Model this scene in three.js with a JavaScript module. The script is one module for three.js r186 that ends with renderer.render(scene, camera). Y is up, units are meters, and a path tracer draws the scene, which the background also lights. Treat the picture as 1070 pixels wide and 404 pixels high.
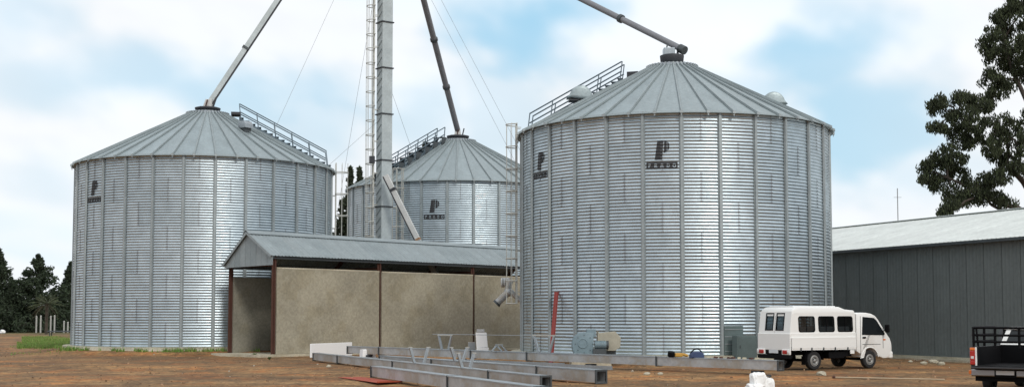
import * as THREE from 'three';
import { mergeGeometries, toCreasedNormals } from 'three/addons/utils/BufferGeometryUtils.js';
import { RoundedBoxGeometry } from 'three/addons/geometries/RoundedBoxGeometry.js';

// ------------------------------------------------------------------ camera, sky, sun, exposure
const scene = new THREE.Scene();
const F = 1300, CY = 244.5, EYE = 1.9, TILT = Math.atan(84.5 / F);          // lens in photograph pixels (1070 x 404)
const camera = new THREE.PerspectiveCamera(2 * Math.atan(244.5 / F) * 180 / Math.PI, 1070 / 489, 0.1, 3000);
camera.position.set(0, EYE, 0);
camera.rotation.set(TILT, 0, 0);
camera.setViewOffset(1070, 489, 0, 0, 1070, 404);
scene.add(camera);

const renderer = new THREE.WebGLRenderer({ antialias: true });
renderer.toneMapping = THREE.LinearToneMapping;
renderer.toneMappingExposure = 1.06;
renderer.shadowMap.enabled = true;

function rng(seed) { let s = seed >>> 0; return () => { s = (s + 0x6D2B79F5) | 0; let t = Math.imul(s ^ (s >>> 15), 1 | s); t = (t + Math.imul(t ^ (t >>> 7), 61 | t)) ^ t; return ((t ^ (t >>> 14)) >>> 0) / 4294967296; }; }
const hash2 = (x, y, s) => { let h = Math.imul(x, 374761393) ^ Math.imul(y, 668265263) ^ Math.imul(s, 1442695041); h = Math.imul(h ^ (h >>> 13), 1274126177); return ((h ^ (h >>> 16)) >>> 0) / 4294967296; };
const smooth = (t) => t * t * (3 - 2 * t), clamp = (x, a = 0, b = 1) => Math.min(b, Math.max(a, x)), sstep = (a, b, x) => smooth(clamp((x - a) / (b - a))), mix = (a, b, t) => a + (b - a) * t;
function vnoise(x, y, s, per = 0) {                                          // value noise, tileable when per > 0
  const xi = Math.floor(x), yi = Math.floor(y), fx = smooth(x - xi), fy = smooth(y - yi), w = (i) => per ? ((i % per) + per) % per : i;
  return mix(mix(hash2(w(xi), w(yi), s), hash2(w(xi + 1), w(yi), s), fx), mix(hash2(w(xi), w(yi + 1), s), hash2(w(xi + 1), w(yi + 1), s), fx), fy);
}
function fbm(x, y, s, oct = 4, per = 0) { let a = 0.5, v = 0, n = 0; for (let i = 0; i < oct; i++) { v += a * vnoise(x, y, s + i * 17, per); n += a; a *= 0.5; x *= 2; y *= 2; per *= 2; } return v / n; }

// sky: thin bright cloud over pale blue, computed over the whole sphere
{
  const W = 2048, Hh = 1024, data = new Float32Array(W * Hh * 4), D2 = 180 / Math.PI;
  const n3 = (x, y, z, s, oct) => (fbm(x + 0.7 * z + 200, y - 0.6 * z + 200, s, oct) + fbm(z - 0.5 * x + 300, y * 0.8 + 0.6 * x + 277, s + 53, oct)) / 2;
  // openings in the cloud: azimuth, elevation, half sizes (degrees), depth
  const gap = (px, py, rx, ry, d) => [Math.atan((px - 535) / F) * D2, Math.atan((329 - py) / F) * D2, rx / F * D2, ry / F * D2, d];
  const gaps = [gap(0, 30, 50, 60, 0.75), gap(120, 95, 190, 32, 0.7), gap(300, 125, 60, 45, 0.45), gap(40, 195, 60, 30, 0.4), gap(560, 12, 90, 42, 1.0), gap(440, 110, 60, 40, 0.4), gap(850, 55, 110, 40, 0.85), gap(890, 140, 75, 55, 0.85), gap(770, 95, 90, 30, 0.6), gap(960, 190, 60, 25, 0.4), gap(510, 120, 40, 60, 0.35), gap(650, 75, 40, 18, 0.3)];
  for (let j = 0; j < Hh; j++) {
    const el = (j + 0.5) / Hh * 180 - 90; if (el < -1) { for (let o = j * W * 4; o < (j + 1) * W * 4; o += 4) data.set([0.35, 0.33, 0.3, 1], o); continue; }
    const ce = Math.cos(el / D2), sy = Math.sin(el / D2);
    for (let i = 0; i < W; i++) {
      const u = (i + 0.5) / W, lon = (u - 0.5) * 2 * Math.PI;                // three.js: u = atan2(z, x) / 2pi + 0.5
      const x = Math.cos(lon) * ce, z = Math.sin(lon) * ce, az = Math.atan2(x, -z) * D2, o = (j * W + i) * 4;
      const e = Math.max(el, 0) + 6, k = 26 / (e + 14);
      const c1 = n3(x * 6 * k + 3, sy * 20, z * 6 * k, 11, 4), c2 = n3(x * 22, sy * 34 + 9, z * 22, 31, 4);
      let open = sstep(0.5, 0.64, c1 * 0.8 + c2 * 0.2) * 0.75;               // how clear the sky is away from the named openings
      const near = Math.exp(-Math.pow(az / 26, 4)) * Math.exp(-Math.pow((el - 5) / 14, 4));
      let g = 0;
      for (const [a, b, rx, ry, d] of gaps) { const q = Math.hypot((az - a) / rx, (el - b) / ry) + (c2 - 0.5) * 2.7 + (c1 - 0.5) * 1.6; g = Math.max(g, d * (1 - sstep(0.1, 1.6, q))); }
      open = mix(open, 0.1 + g * 0.95, near);
      const hz = 1 - sstep(0, 16, el), wis = (c2 - 0.5) * 0.22;
      open = clamp(open + wis * 0.25);
      const blue = [mix(0.38, 0.45, hz * 0.8), mix(0.65, 0.715, hz * 0.8), 0.85];
      const shade = 0.965 + (c1 - 0.5) * 0.3 + wis * 0.9, lowHaze = (1 - sstep(0, 9, el)) * 0.45;
      const cl = [shade * mix(0.985, 0.92, lowHaze), shade * mix(0.995, 0.96, lowHaze), shade * 1.015];
      for (let c = 0; c < 3; c++) data[o + c] = mix(cl[c], blue[c], open);
      data[o + 3] = 1;
    }
  }
  const t = new THREE.DataTexture(data, W, Hh, THREE.RGBAFormat, THREE.FloatType);
  t.mapping = THREE.EquirectangularReflectionMapping; t.magFilter = THREE.LinearFilter; t.minFilter = THREE.LinearFilter; t.wrapS = THREE.RepeatWrapping; t.needsUpdate = true;
  scene.background = t; scene.environment = t;
}
const sun = new THREE.DirectionalLight(new THREE.Color(1.0, 0.955, 0.88), 1.3);
sun.position.set(38.5, 66, -62 + 75.6); sun.target.position.set(0, 0, -62);
sun.castShadow = true; sun.shadow.radius = 22; sun.shadow.mapSize.set(4096, 4096);
Object.assign(sun.shadow.camera, { left: -70, right: 70, top: 60, bottom: -60, near: 1, far: 260 });
scene.add(sun, sun.target);

// ------------------------------------------------------------------ helpers
const V = (x, y, z) => new THREE.Vector3(x, y, z);
const ray = (px, py) => { const x = px - 535, y = CY - py, c = Math.cos(TILT), s = Math.sin(TILT); return V(x, y * c + F * s, y * s - F * c); };
const at = (px, py, Z) => { const d = ray(px, py); return d.multiplyScalar(-Z / d.z).add(V(0, EYE, 0)); };           // point of a pixel's ray at depth Z
const onGround = (px, py, h = 0) => { const d = ray(px, py); return d.multiplyScalar((h - EYE) / d.y).add(V(0, EYE, 0)); };  // point of a pixel's ray at height h
const used = new Map();
const numbered = (name) => { const n = used.get(name) ?? 0; used.set(name, n + 1); return n ? name + '_' + String(n).padStart(3, '0') : name; };
function tag(o, label, category, group, kind) { if (label) o.userData.label = label; if (category) o.userData.category = category; if (group) o.userData.group = group; if (kind) o.userData.kind = kind; return o; }
function thing(name, label, category, pos = [0, 0, 0], turn = 0, group) { const o = new THREE.Group(); o.name = numbered(name); scene.add(o); o.position.set(...(pos.isVector3 ? pos.toArray() : pos)); o.rotation.y = turn; return tag(o, label, category, group); }
function sub(name, parent, pos = [0, 0, 0], turn = 0) { const o = new THREE.Group(); o.name = name; parent.add(o); o.position.set(...pos); o.rotation.y = turn; return o; }
function part(name, geo, mat, parent) { const m = new THREE.Mesh(Array.isArray(geo) ? merge(geo) : geo, mat); m.name = parent ? name : numbered(name); m.castShadow = m.receiveShadow = true; (parent ?? scene).add(m); return m; }
const struct = (name, geo, mat) => tag(part(name, geo, mat), null, null, null, 'structure');
const plain = (g) => { const n = g.index ? g.toNonIndexed() : g; for (const k of Object.keys(n.attributes)) if (!['position', 'normal', 'uv'].includes(k)) n.deleteAttribute(k); if (!n.attributes.uv) n.setAttribute('uv', new THREE.BufferAttribute(new Float32Array(n.attributes.position.count * 2), 2)); return n; };
const merge = (list) => mergeGeometries(list.map(plain));
function uvm(g0) {                                                            // uv in metres, from the side each face points to
  const g = g0.index ? g0.toNonIndexed() : g0, p = g.attributes.position, uv = new Float32Array(p.count * 2), a = V(), b = V(), c = V(), n = V();
  for (let i = 0; i < p.count; i += 3) {
    a.fromBufferAttribute(p, i); b.fromBufferAttribute(p, i + 1); c.fromBufferAttribute(p, i + 2); n.copy(b).sub(a).cross(c.clone().sub(a));
    const ax = Math.abs(n.x), ay = Math.abs(n.y), az = Math.abs(n.z);
    [a, b, c].forEach((v, k) => { const [s, t] = ay >= ax && ay >= az ? [v.x, v.z] : ax >= az ? [v.z, v.y] : [v.x, v.y]; uv[(i + k) * 2] = s; uv[(i + k) * 2 + 1] = t; });
  }
  return g.setAttribute('uv', new THREE.BufferAttribute(uv, 2));
}
const box = (w, h, d, x = 0, y = 0, z = 0) => uvm(new THREE.BoxGeometry(w, h, d).translate(x, y, z));
const rbox = (w, h, d, x = 0, y = 0, z = 0, r = 0.02) => uvm(new RoundedBoxGeometry(w, h, d, 2, r).translate(x, y, z));
const YUP = V(0, 1, 0);
function rod(a, b, r, seg = 8, r2 = r) {                                      // a round bar from a to b
  const d = b.clone().sub(a), L = d.length(), g = new THREE.CylinderGeometry(r2, r, L, seg, 1);
  g.applyQuaternion(new THREE.Quaternion().setFromUnitVectors(YUP, d.normalize())); return g.translate((a.x + b.x) / 2, (a.y + b.y) / 2, (a.z + b.z) / 2);
}
function beam(a, b, w, h, up = YUP) {                                          // a box from a to b, w across, h along up
  const d = b.clone().sub(a), L = d.length(); d.normalize(); const s = d.clone().cross(up).normalize(), u = s.clone().cross(d).normalize();
  const m = new THREE.Matrix4().makeBasis(s, u, d.clone().negate()).setPosition(a.clone().add(b).multiplyScalar(0.5));
  return uvm(new THREE.BoxGeometry(w, h, L)).applyMatrix4(m);
}
function prism(pts, depth, bevel = 0, holes = []) {                            // outline in x/y, thickness along z, centred on z = 0
  const s = new THREE.Shape(pts.map(([x, y]) => new THREE.Vector2(x, y)));
  for (const h of holes) s.holes.push(new THREE.Path(h.map(([x, y]) => new THREE.Vector2(x, y))));
  const g = new THREE.ExtrudeGeometry(s, { depth: depth - 2 * bevel, bevelEnabled: bevel > 0, bevelThickness: bevel, bevelSize: bevel, bevelOffset: -bevel, bevelSegments: 2, curveSegments: 8 });
  return uvm(g.translate(0, 0, -(depth - 2 * bevel) / 2));
}
const arc = (cx, cy, r, a0, a1, n) => Array.from({ length: n + 1 }, (_, i) => { const a = mix(a0, a1, i / n); return [cx + r * Math.cos(a), cy + r * Math.sin(a)]; });
function grid(nu, nv, f, uvf) {                                                // surface from f(u, v) -> [x, y, z]
  const pos = [], uv = [], idx = [];
  for (let j = 0; j <= nv; j++) for (let i = 0; i <= nu; i++) { const q = f(i / nu, j / nv); pos.push(...q); uv.push(...(uvf ? uvf(i / nu, j / nv) : [i / nu, j / nv])); }
  for (let j = 0; j < nv; j++) for (let i = 0; i < nu; i++) { const a = j * (nu + 1) + i, b = a + 1, c = a + nu + 1, d = c + 1; idx.push(a, b, d, a, d, c); }
  const g = new THREE.BufferGeometry(); g.setAttribute('position', new THREE.Float32BufferAttribute(pos, 3)); g.setAttribute('uv', new THREE.Float32BufferAttribute(uv, 2)); g.setIndex(idx); g.computeVertexNormals(); return g;
}

// ------------------------------------------------------------------ textures and materials
function tex(size, f, srgb = true) {                                           // f(u, v) -> [r, g, b] 0..1
  const d = new Uint8Array(size * size * 4);
  for (let j = 0; j < size; j++) for (let i = 0; i < size; i++) { const c = f(i / size, j / size), o = (j * size + i) * 4; for (let k = 0; k < 3; k++) d[o + k] = clamp(c[k]) * 255; d[o + 3] = 255; }
  const t = new THREE.DataTexture(d, size, size); t.wrapS = t.wrapT = THREE.RepeatWrapping; t.magFilter = THREE.LinearFilter; t.minFilter = THREE.LinearMipmapLinearFilter; t.generateMipmaps = true; if (srgb) t.colorSpace = THREE.SRGBColorSpace; t.needsUpdate = true; return t;
}
const rep = (t, metres, ox = 0, oy = 0) => { const c = t.clone(); c.repeat.set(1 / metres, 1 / metres); c.offset.set(ox, oy); c.needsUpdate = true; return c; };
const zincT = tex(512, (u, v) => { const a = fbm(u * 8, v * 8, 3, 5, 8), b = vnoise(u * 96, v * 96, 7, 96), s = fbm(u * 40, v * 3, 9, 3, 40 > 0 ? 0 : 0); const k = 0.86 + (a - 0.5) * 0.12 + (b - 0.5) * 0.06; return [k * 0.985, k, k * 1.01]; });
const zincR = tex(512, (u, v) => { const k = 0.62 + (fbm(u * 8, v * 8, 23, 5, 8) - 0.5) * 0.25 + (vnoise(u * 64, v * 64, 8, 64) - 0.5) * 0.2; return [k, k, k]; }, false);
const grimeT = tex(512, (u, v) => { const a = fbm(u * 4, v * 4, 61, 6, 4), b = fbm(u * 32, v * 32, 63, 3, 32); const k = 0.9 + (a - 0.5) * 0.15 + (b - 0.5) * 0.09; return [k, k * 0.995, k * 0.985]; });
const dirtT = tex(512, (u, v) => { const a = fbm(u * 6, v * 6, 161, 5, 6), b = fbm(u * 40, v * 40, 163, 3, 40), w = sstep(0.52, 0.68, a * 0.75 + b * 0.25), k = 0.88 + (b - 0.5) * 0.14; return [k * mix(1, 0.90, w), k * mix(1, 0.86, w), k * mix(1, 0.81, w)]; });
const concT = tex(1024, (u, v) => { const a = fbm(u * 4, v * 4, 41, 6, 4), b = fbm(u * 64, v * 64, 43, 3, 64), c = fbm(u * 7, v * 7, 47, 4, 7); const k = 0.74 + (a - 0.5) * 0.18 + (b - 0.5) * 0.14, w = sstep(0.5, 0.75, c); return [k * mix(1, 0.95, w), k * mix(0.978, 0.92, w), k * mix(0.905, 0.83, w)]; });
const concB = tex(512, (u, v) => { const k = fbm(u * 32, v * 32, 49, 4, 32) * 0.6 + fbm(u * 6, v * 6, 50, 3, 6) * 0.4; return [k, k, k]; }, false);
const std = (o) => new THREE.MeshStandardMaterial({ side: THREE.DoubleSide, ...o });
const lin = (r, g, b) => new THREE.Color().setRGB(r, g, b);
const sheetMats = [0, 1, 2, 3].map((i) => std({ name: 'galvanised sheet ' + i, color: lin(0.61 + 0.022 * i, 0.69 + 0.022 * i, 0.735 + 0.022 * i), map: rep(zincT, 3.1, 0.23 * i, 0.41 * i), roughnessMap: rep(zincR, 2.3, 0.31 * i, 0.17 * i), roughness: 0.7, metalness: 0.86 }));
const M = {
  stiff: std({ color: lin(0.45, 0.505, 0.53), map: rep(grimeT, 2.2), roughness: 0.55, metalness: 0.7 }),
  roof: [0, 1, 2].map((i) => std({ color: lin(0.40 + 0.012 * i, 0.475 + 0.012 * i, 0.505 + 0.012 * i), map: rep(grimeT, 3.5, 0.37 * i, 0.2 * i), roughnessMap: rep(zincR, 2.9), roughness: 0.8, metalness: 0.55 })),
  rib: std({ color: lin(0.36, 0.42, 0.445), map: rep(grimeT, 2.2), roughness: 0.6, metalness: 0.2 }),
  bolt: std({ color: lin(0.30, 0.32, 0.34), roughness: 0.5, metalness: 0.7 }),
  dark: std({ color: lin(0.045, 0.048, 0.055), roughness: 0.6, metalness: 0.2 }),
  darkSteel: std({ color: lin(0.10, 0.115, 0.125), map: rep(grimeT, 1.5), roughness: 0.5, metalness: 0.5 }),
  railSteel: std({ color: lin(0.12, 0.16, 0.19), roughness: 0.5, metalness: 0.4 }),
  ladder: std({ color: lin(0.62, 0.63, 0.60), map: rep(grimeT, 1.2), roughness: 0.55, metalness: 0.35 }),
  zinc: std({ color: lin(0.55, 0.585, 0.61), map: rep(zincT, 1.7), roughnessMap: rep(zincR, 1.3), roughness: 0.62, metalness: 0.7 }),
  trunk: std({ color: lin(0.62, 0.63, 0.635), map: rep(dirtT, 3.7), roughnessMap: rep(zincR, 1.1), roughness: 0.75, metalness: 0.55 }),
  spout: std({ color: lin(0.27, 0.28, 0.31), map: rep(grimeT, 1.9), roughness: 0.6, metalness: 0.3 }),
  casing: std({ color: lin(0.58, 0.65, 0.68), map: rep(grimeT, 2.4), roughness: 0.6, metalness: 0.35 }),
  spoutWhite: std({ color: lin(0.74, 0.75, 0.75), map: rep(grimeT, 1.3), roughness: 0.5, metalness: 0.2 }),
  concreteGreyShade: std({ color: lin(0.50, 0.50, 0.485), map: rep(concT, 4.4, 0.3, 0.6), bumpMap: rep(concB, 2.0), bumpScale: 0.012, roughness: 0.95 }),  // back wall: greyer concrete, with shade under the shed roof darkened into its colour
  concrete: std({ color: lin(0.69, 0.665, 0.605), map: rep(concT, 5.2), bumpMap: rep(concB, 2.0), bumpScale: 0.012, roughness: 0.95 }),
  slab: std({ color: lin(0.95, 0.92, 0.85), map: rep(concT, 3.1, 0.4, 0.2), bumpMap: rep(concB, 1.5), bumpScale: 0.01, roughness: 0.95 }),
  rust: std({ color: lin(0.10, 0.04, 0.027), map: rep(grimeT, 0.8), roughness: 0.8 }),
  shedRoof: [0, 1, 2].map((i) => std({ color: lin(0.34 + 0.02 * i, 0.40 + 0.02 * i, 0.43 + 0.02 * i), map: rep(grimeT, 2.6, 0.3 * i, 0.1 * i), roughness: 0.62, metalness: 0.35 })),
  cladding: [0, 1, 2].map((i) => std({ color: lin(0.175 + 0.004 * i, 0.205 + 0.004 * i, 0.21 + 0.004 * i), map: rep(grimeT, 3.3, 0.27 * i, 0.6 * i), roughness: 0.7, metalness: 0.1 })),
  barnRoof: [0, 1, 2].map((i) => std({ color: lin(0.78 + 0.02 * i, 0.83 + 0.02 * i, 0.82 + 0.02 * i), map: rep(grimeT, 4.1, 0.3 * i, 0.7 * i), roughness: 0.5, metalness: 0.15 })),
  black: new THREE.MeshPhysicalMaterial({ side: THREE.DoubleSide, color: lin(0.006, 0.006, 0.007), roughness: 0.7, specularIntensity: 0.2 }),
  paintBlack: std({ color: lin(0.02, 0.021, 0.026), roughness: 0.55 }),
  rubber: std({ color: lin(0.016, 0.016, 0.017), roughness: 0.85 }),
  white: new THREE.MeshPhysicalMaterial({ side: THREE.DoubleSide, color: lin(0.83, 0.83, 0.81), roughness: 0.42, clearcoat: 0.6, clearcoatRoughness: 0.2 }),
  bodyBlack: new THREE.MeshPhysicalMaterial({ side: THREE.DoubleSide, color: lin(0.018, 0.019, 0.022), roughness: 0.35, clearcoat: 0.5, clearcoatRoughness: 0.15 }),
  whiteMatt: std({ color: lin(0.84, 0.84, 0.83), roughness: 0.85 }),
  foam: std({ color: lin(0.88, 0.89, 0.9), roughness: 0.9 }),
  glass: new THREE.MeshPhysicalMaterial({ side: THREE.DoubleSide, color: lin(0.012, 0.015, 0.017), roughness: 0.06, specularIntensity: 0.8 }),
  pane: new THREE.MeshPhysicalMaterial({ side: THREE.DoubleSide, color: lin(0.42, 0.46, 0.47), roughness: 0.03, transmission: 1, thickness: 0 }),
  cabin: std({ color: lin(0.10, 0.10, 0.105), roughness: 0.9 }),
  chrome: std({ color: lin(0.3, 0.3, 0.31), roughness: 0.35, metalness: 0.9 }),
  postPaint: std({ color: lin(0.5, 0.5, 0.48), map: rep(grimeT, 0.6), roughness: 0.9 }),
  rim: std({ color: lin(0.36, 0.36, 0.355), map: rep(grimeT, 0.7), roughness: 0.5, metalness: 0.4 }),
  lampRed: new THREE.MeshPhysicalMaterial({ color: lin(0.42, 0.016, 0.012), roughness: 0.2, clearcoat: 1 }),
  lampAmber: new THREE.MeshPhysicalMaterial({ color: lin(0.75, 0.17, 0.02), roughness: 0.2, clearcoat: 1 }),
  lampClear: new THREE.MeshPhysicalMaterial({ color: lin(0.7, 0.7, 0.7), roughness: 0.15, clearcoat: 1 }),
  plate: std({ color: lin(0.66, 0.69, 0.72), roughness: 0.5 }),
  fanBlue: std({ color: lin(0.22, 0.31, 0.36), map: rep(grimeT, 0.9), roughness: 0.55 }),
  beige: std({ color: lin(0.46, 0.44, 0.36), map: rep(grimeT, 0.9), roughness: 0.7 }),
  greenBox: std({ color: lin(0.13, 0.18, 0.185), map: rep(grimeT, 1.1), roughness: 0.6 }),
  redSheet: std({ color: lin(0.42, 0.075, 0.035), map: rep(grimeT, 1.3), roughness: 0.8 }),
  redPost: std({ color: lin(0.26, 0.035, 0.03), map: rep(grimeT, 0.7), roughness: 0.7 }),
  yellow: std({ color: lin(0.48, 0.26, 0.04), roughness: 0.6 }),
  navy: std({ color: lin(0.03, 0.05, 0.12), roughness: 0.6 }),
  print: std({ color: lin(0.03, 0.032, 0.036), roughness: 0.7 }),
  wire: std({ color: lin(0.30, 0.31, 0.32), roughness: 0.6, metalness: 0.4 }),
  bark: std({ color: lin(0.085, 0.07, 0.055), map: rep(grimeT, 0.8), roughness: 0.95 }),
  gumBark: std({ color: lin(0.075, 0.06, 0.05), map: rep(grimeT, 1.1), roughness: 0.9 }),
  leaf: new THREE.MeshPhysicalMaterial({ side: THREE.DoubleSide, color: lin(1, 1, 1), vertexColors: true, roughness: 0.9, specularIntensity: 0.5, transmission: 0.3, thickness: 0 }),
  grass: std({ color: lin(1, 1, 1), roughness: 0.8 }),
};

// ------------------------------------------------------------------ layout
const polar = (deg, D) => V(Math.sin(deg * Math.PI / 180) * D, 0, -Math.cos(deg * Math.PI / 180) * D);
const SILO = {
  right: { c: polar(7.42, 55.2), R: 6.71, s: 1 },
  left: { c: polar(-13.88, 69.1), R: 6.71, s: 1 },
  mid: { c: polar(-2.51, 84), R: 7.31, s: 1.09 },
};
const PAD = 0.35;
const SHED = { o: V(-11.0, 0, -57.4), u: V(0.661, 0, -0.75), n: V(-0.75, 0, -0.661), L: 20.0, w: 3.3 };   // corner, along, across
const BARN = { o: V(15.52, 0, -60), u: V(0.376, 0, 0.926), n: V(0.926, 0, -0.376), w: 14 };             // wall starts here and comes towards the camera
function bank(x, z) { let h = 0; for (const k in SILO) { const { c, R } = SILO[k], d = Math.hypot(x - c.x, z - c.z); h = Math.max(h, 0.2 * (1 - sstep(R + 0.7, R + 2.2, d))); } return h; }
const bump = (x, z) => (fbm(x * 0.35 + 50, z * 0.35 + 90, 5, 4) - 0.5) * 0.10 + (fbm(x * 1.7, z * 1.7 + 30, 6, 2) - 0.5) * 0.03;
function clear(x, z) { // flat where things stand on hard floor
  const dx = x - SHED.o.x, dz = z - SHED.o.z, a = dx * SHED.u.x + dz * SHED.u.z, b = dx * SHED.n.x + dz * SHED.n.z;
  return a > -1.2 && a < SHED.L + 1 && b > -0.5 && b < SHED.w + 0.6 ? 0 : 1;
}
// wheel tracks: two curved lanes swing in from the road at the left and across the yard
const LANES = [(x) => -39 + 0.16 * x - 0.006 * x * x, (x) => -45.5 - 0.05 * x - 0.012 * (x + 6) * (x + 6), (x) => -33 + 0.3 * x + 0.004 * x * x];
const track = (x, z) => { let k = 0; for (const f of LANES) { const t = z - f(x) + (fbm(x * 0.3 + 7, z * 0.1, 44, 2) - 0.5) * 0.5; for (const o of [-0.8, 0.8]) k = Math.max(k, Math.exp(-Math.pow((t - o) / 0.3, 4))); } return k; };
const rut = (x, z) => -0.045 * track(x, z);
const groundY = (x, z) => (bump(x, z) + rut(x, z)) * clear(x, z) * 0.8 + bank(x, z) - 0.02;

// ------------------------------------------------------------------ ground
{
  const t = tex(1024, (u, v) => {
    const a = fbm(u * 10, v * 10, 71, 5, 10), b = fbm(u * 90, v * 90, 73, 4, 90), c = vnoise(u * 340, v * 340, 75, 340), d = fbm(u * 24, v * 24, 77, 4, 24);
    let k = 0.64 + (a - 0.5) * 0.3 + (b - 0.5) * 0.36 + (c - 0.5) * 0.22; const w = sstep(0.5, 0.72, d), st = c > 0.955 ? 0.18 : 0;
    return [k * mix(0.99, 1.07, w) + st, k * mix(0.915, 0.88, w) + st, k * mix(0.80, 0.68, w) + st];
  });
  const b = tex(512, (u, v) => { const k = fbm(u * 60, v * 60, 81, 4, 60) * 0.6 + vnoise(u * 400, v * 400, 83, 400) * 0.25 + fbm(u * 12, v * 12, 85, 3, 12) * 0.3; return [k, k, k]; }, false);
  const N = 300, map1 = (s, near, far) => Math.sign(s) * (near * Math.abs(s) + far * Math.pow(Math.abs(s), 5));
  const g = grid(N, N, (u, v) => { const x = map1(u * 2 - 1, 55, 900), z = -48 - map1(v * 2 - 1, 50, 900); return [x, groundY(x, z), z]; });
  const p = g.attributes.position, uv = g.attributes.uv, col = new Float32Array(p.count * 3);
  for (let i = 0; i < p.count; i++) {
    const x = p.getX(i), z = p.getZ(i); uv.setXY(i, x / 21, z / 21);
    const n1 = fbm(x * 0.07 + 20, z * 0.16 + 40, 91, 4), n2 = fbm(x * 0.22 + 70, z * 0.5 + 10, 93, 4), n3 = fbm(x * 0.5, z * 1.1, 95, 3);
    let c = [0.50, 0.325, 0.165];
    const orange = sstep(0.48, 0.66, n2 * 0.65 + n1 * 0.35), darkE = sstep(0.5, 0.7, n1 * 0.6 + n3 * 0.4);
    const O = [0.80, 0.51, 0.25], Dk = [0.38, 0.265, 0.15];
    for (let k = 0; k < 3; k++) { c[k] = mix(c[k], O[k], orange * 0.7); c[k] = mix(c[k], Dk[k], darkE * 0.6); }
    const tk = track(x, z) * (0.35 + 0.65 * n3); for (let k = 0; k < 3; k++) c[k] = mix(c[k], [0.78, 0.55, 0.31][k], tk * 0.85);
    const veld = sstep(105, 135, -z); const G = [0.24, 0.25, 0.10]; for (let k = 0; k < 3; k++) c[k] = mix(c[k], G[k], veld * (x > -48 || -z > 128 ? 1 : 0.3));
    col.set(c, i * 3);
  }
  g.setAttribute('color', new THREE.BufferAttribute(col, 3));
  struct('ground', g, std({ vertexColors: true, map: t, bumpMap: rep(b, 0.42), bumpScale: 0.02, roughness: 1 }));
}
// low far ridge beyond the yard
struct('hills', grid(120, 6, (u, v) => { const a = mix(-1.3, 1.3, u), r = mix(700, 900, v); return [Math.sin(a) * r, -0.5 + Math.sin(v * Math.PI) * (3 + 5 * fbm(u * 9, 2, 15, 4)), -Math.cos(a) * r]; }), std({ color: lin(0.09, 0.11, 0.06), roughness: 1 }));

// ------------------------------------------------------------------ concrete
for (const k of ['right', 'left', 'mid']) {
  const { c, R } = SILO[k], pad = struct('concrete_pad', uvm(new THREE.LatheGeometry([[0, 0], [R + 0.42, 0], [R + 0.45, 0.03], [R + 0.45, PAD + 0.35], [0, PAD + 0.35]].map(([x, y]) => new THREE.Vector2(x, y - 0.35)), 96)), M.slab);
  pad.position.set(c.x, 0, c.z);
}
{ // shed floor slab and apron in front of the barn
  const { o, u, n, L, w } = SHED, c = (a, b) => o.clone().addScaledVector(u, a).addScaledVector(n, b);
  const slabBetween = (name, p0, p1, wd, top, th) => struct(name, beam(p0.clone().setY(top - th / 2), p1.clone().setY(top - th / 2), wd, th), M.slab);
  slabBetween('concrete_floor', c(-0.9, w / 2 - 0.0), c(L, w / 2 - 0.0), w + 0.5, 0.1, 0.3);
  slabBetween('concrete_apron', V(15.2, 0, -61), V(20.6, 0, -47.7), 1.6, 0.06, 0.2);
}

// ------------------------------------------------------------------ silos
const BAYS = 28, BAY = 2 * Math.PI / BAYS, RINGS = 8, CORR = 9, AMP = 0.0115;
function cagedLadder(parent, name, { y0, y1, r0, w = 0.46, depth = 0.72, hoop = 0.9, cage0 = y0, mat = M.ladder, tie = 0 }) {   // climbs along y at z = r0, cage bulges to +z
  const L = sub(name, parent), H = y1 - y0, rungG = rod(V(-w / 2, 0, 0), V(w / 2, 0, 0), 0.016, 6);
  for (const s of [-1, 1]) part('side_rail', box(0.05, H, 0.07, s * w / 2, y0 + H / 2, r0), mat, L);
  for (let y = y0 + 0.2; y < y1; y += 0.33) part('rung', rungG, mat, L).position.set(0, y, r0);
  const pts = Array.from({ length: 13 }, (_, i) => { const a = Math.PI * i / 12; return V(Math.cos(a) * 0.37, 0, r0 + Math.sin(a) * depth); });
  const hoopG = merge([new THREE.TubeGeometry(new THREE.CatmullRomCurve3(pts), 20, 0.026, 5), rod(V(0.37, 0, r0), V(w / 2, 0, r0), 0.026, 5), rod(V(-0.37, 0, r0), V(-w / 2, 0, r0), 0.026, 5)]);
  for (let y = cage0; y <= y1 + 0.01; y += hoop) part('hoop', hoopG, mat, L).position.y = y;
  for (const a of [0.16, 0.38, 0.62, 0.84]) { const q = Math.PI * a; part('cage_strap', box(0.045, y1 - cage0, 0.02, Math.cos(q) * 0.37, (cage0 + y1) / 2, r0 + Math.sin(q) * depth), mat, L); }
  if (tie) for (let y = y0 + 0.5; y < y1; y += 1.8) for (const s of [-1, 1]) part('stand_off', beam(V(s * w / 2, y, r0), V(s * w / 2, y, r0 - tie), 0.03, 0.03), mat, L);
  return L;
}
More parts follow.
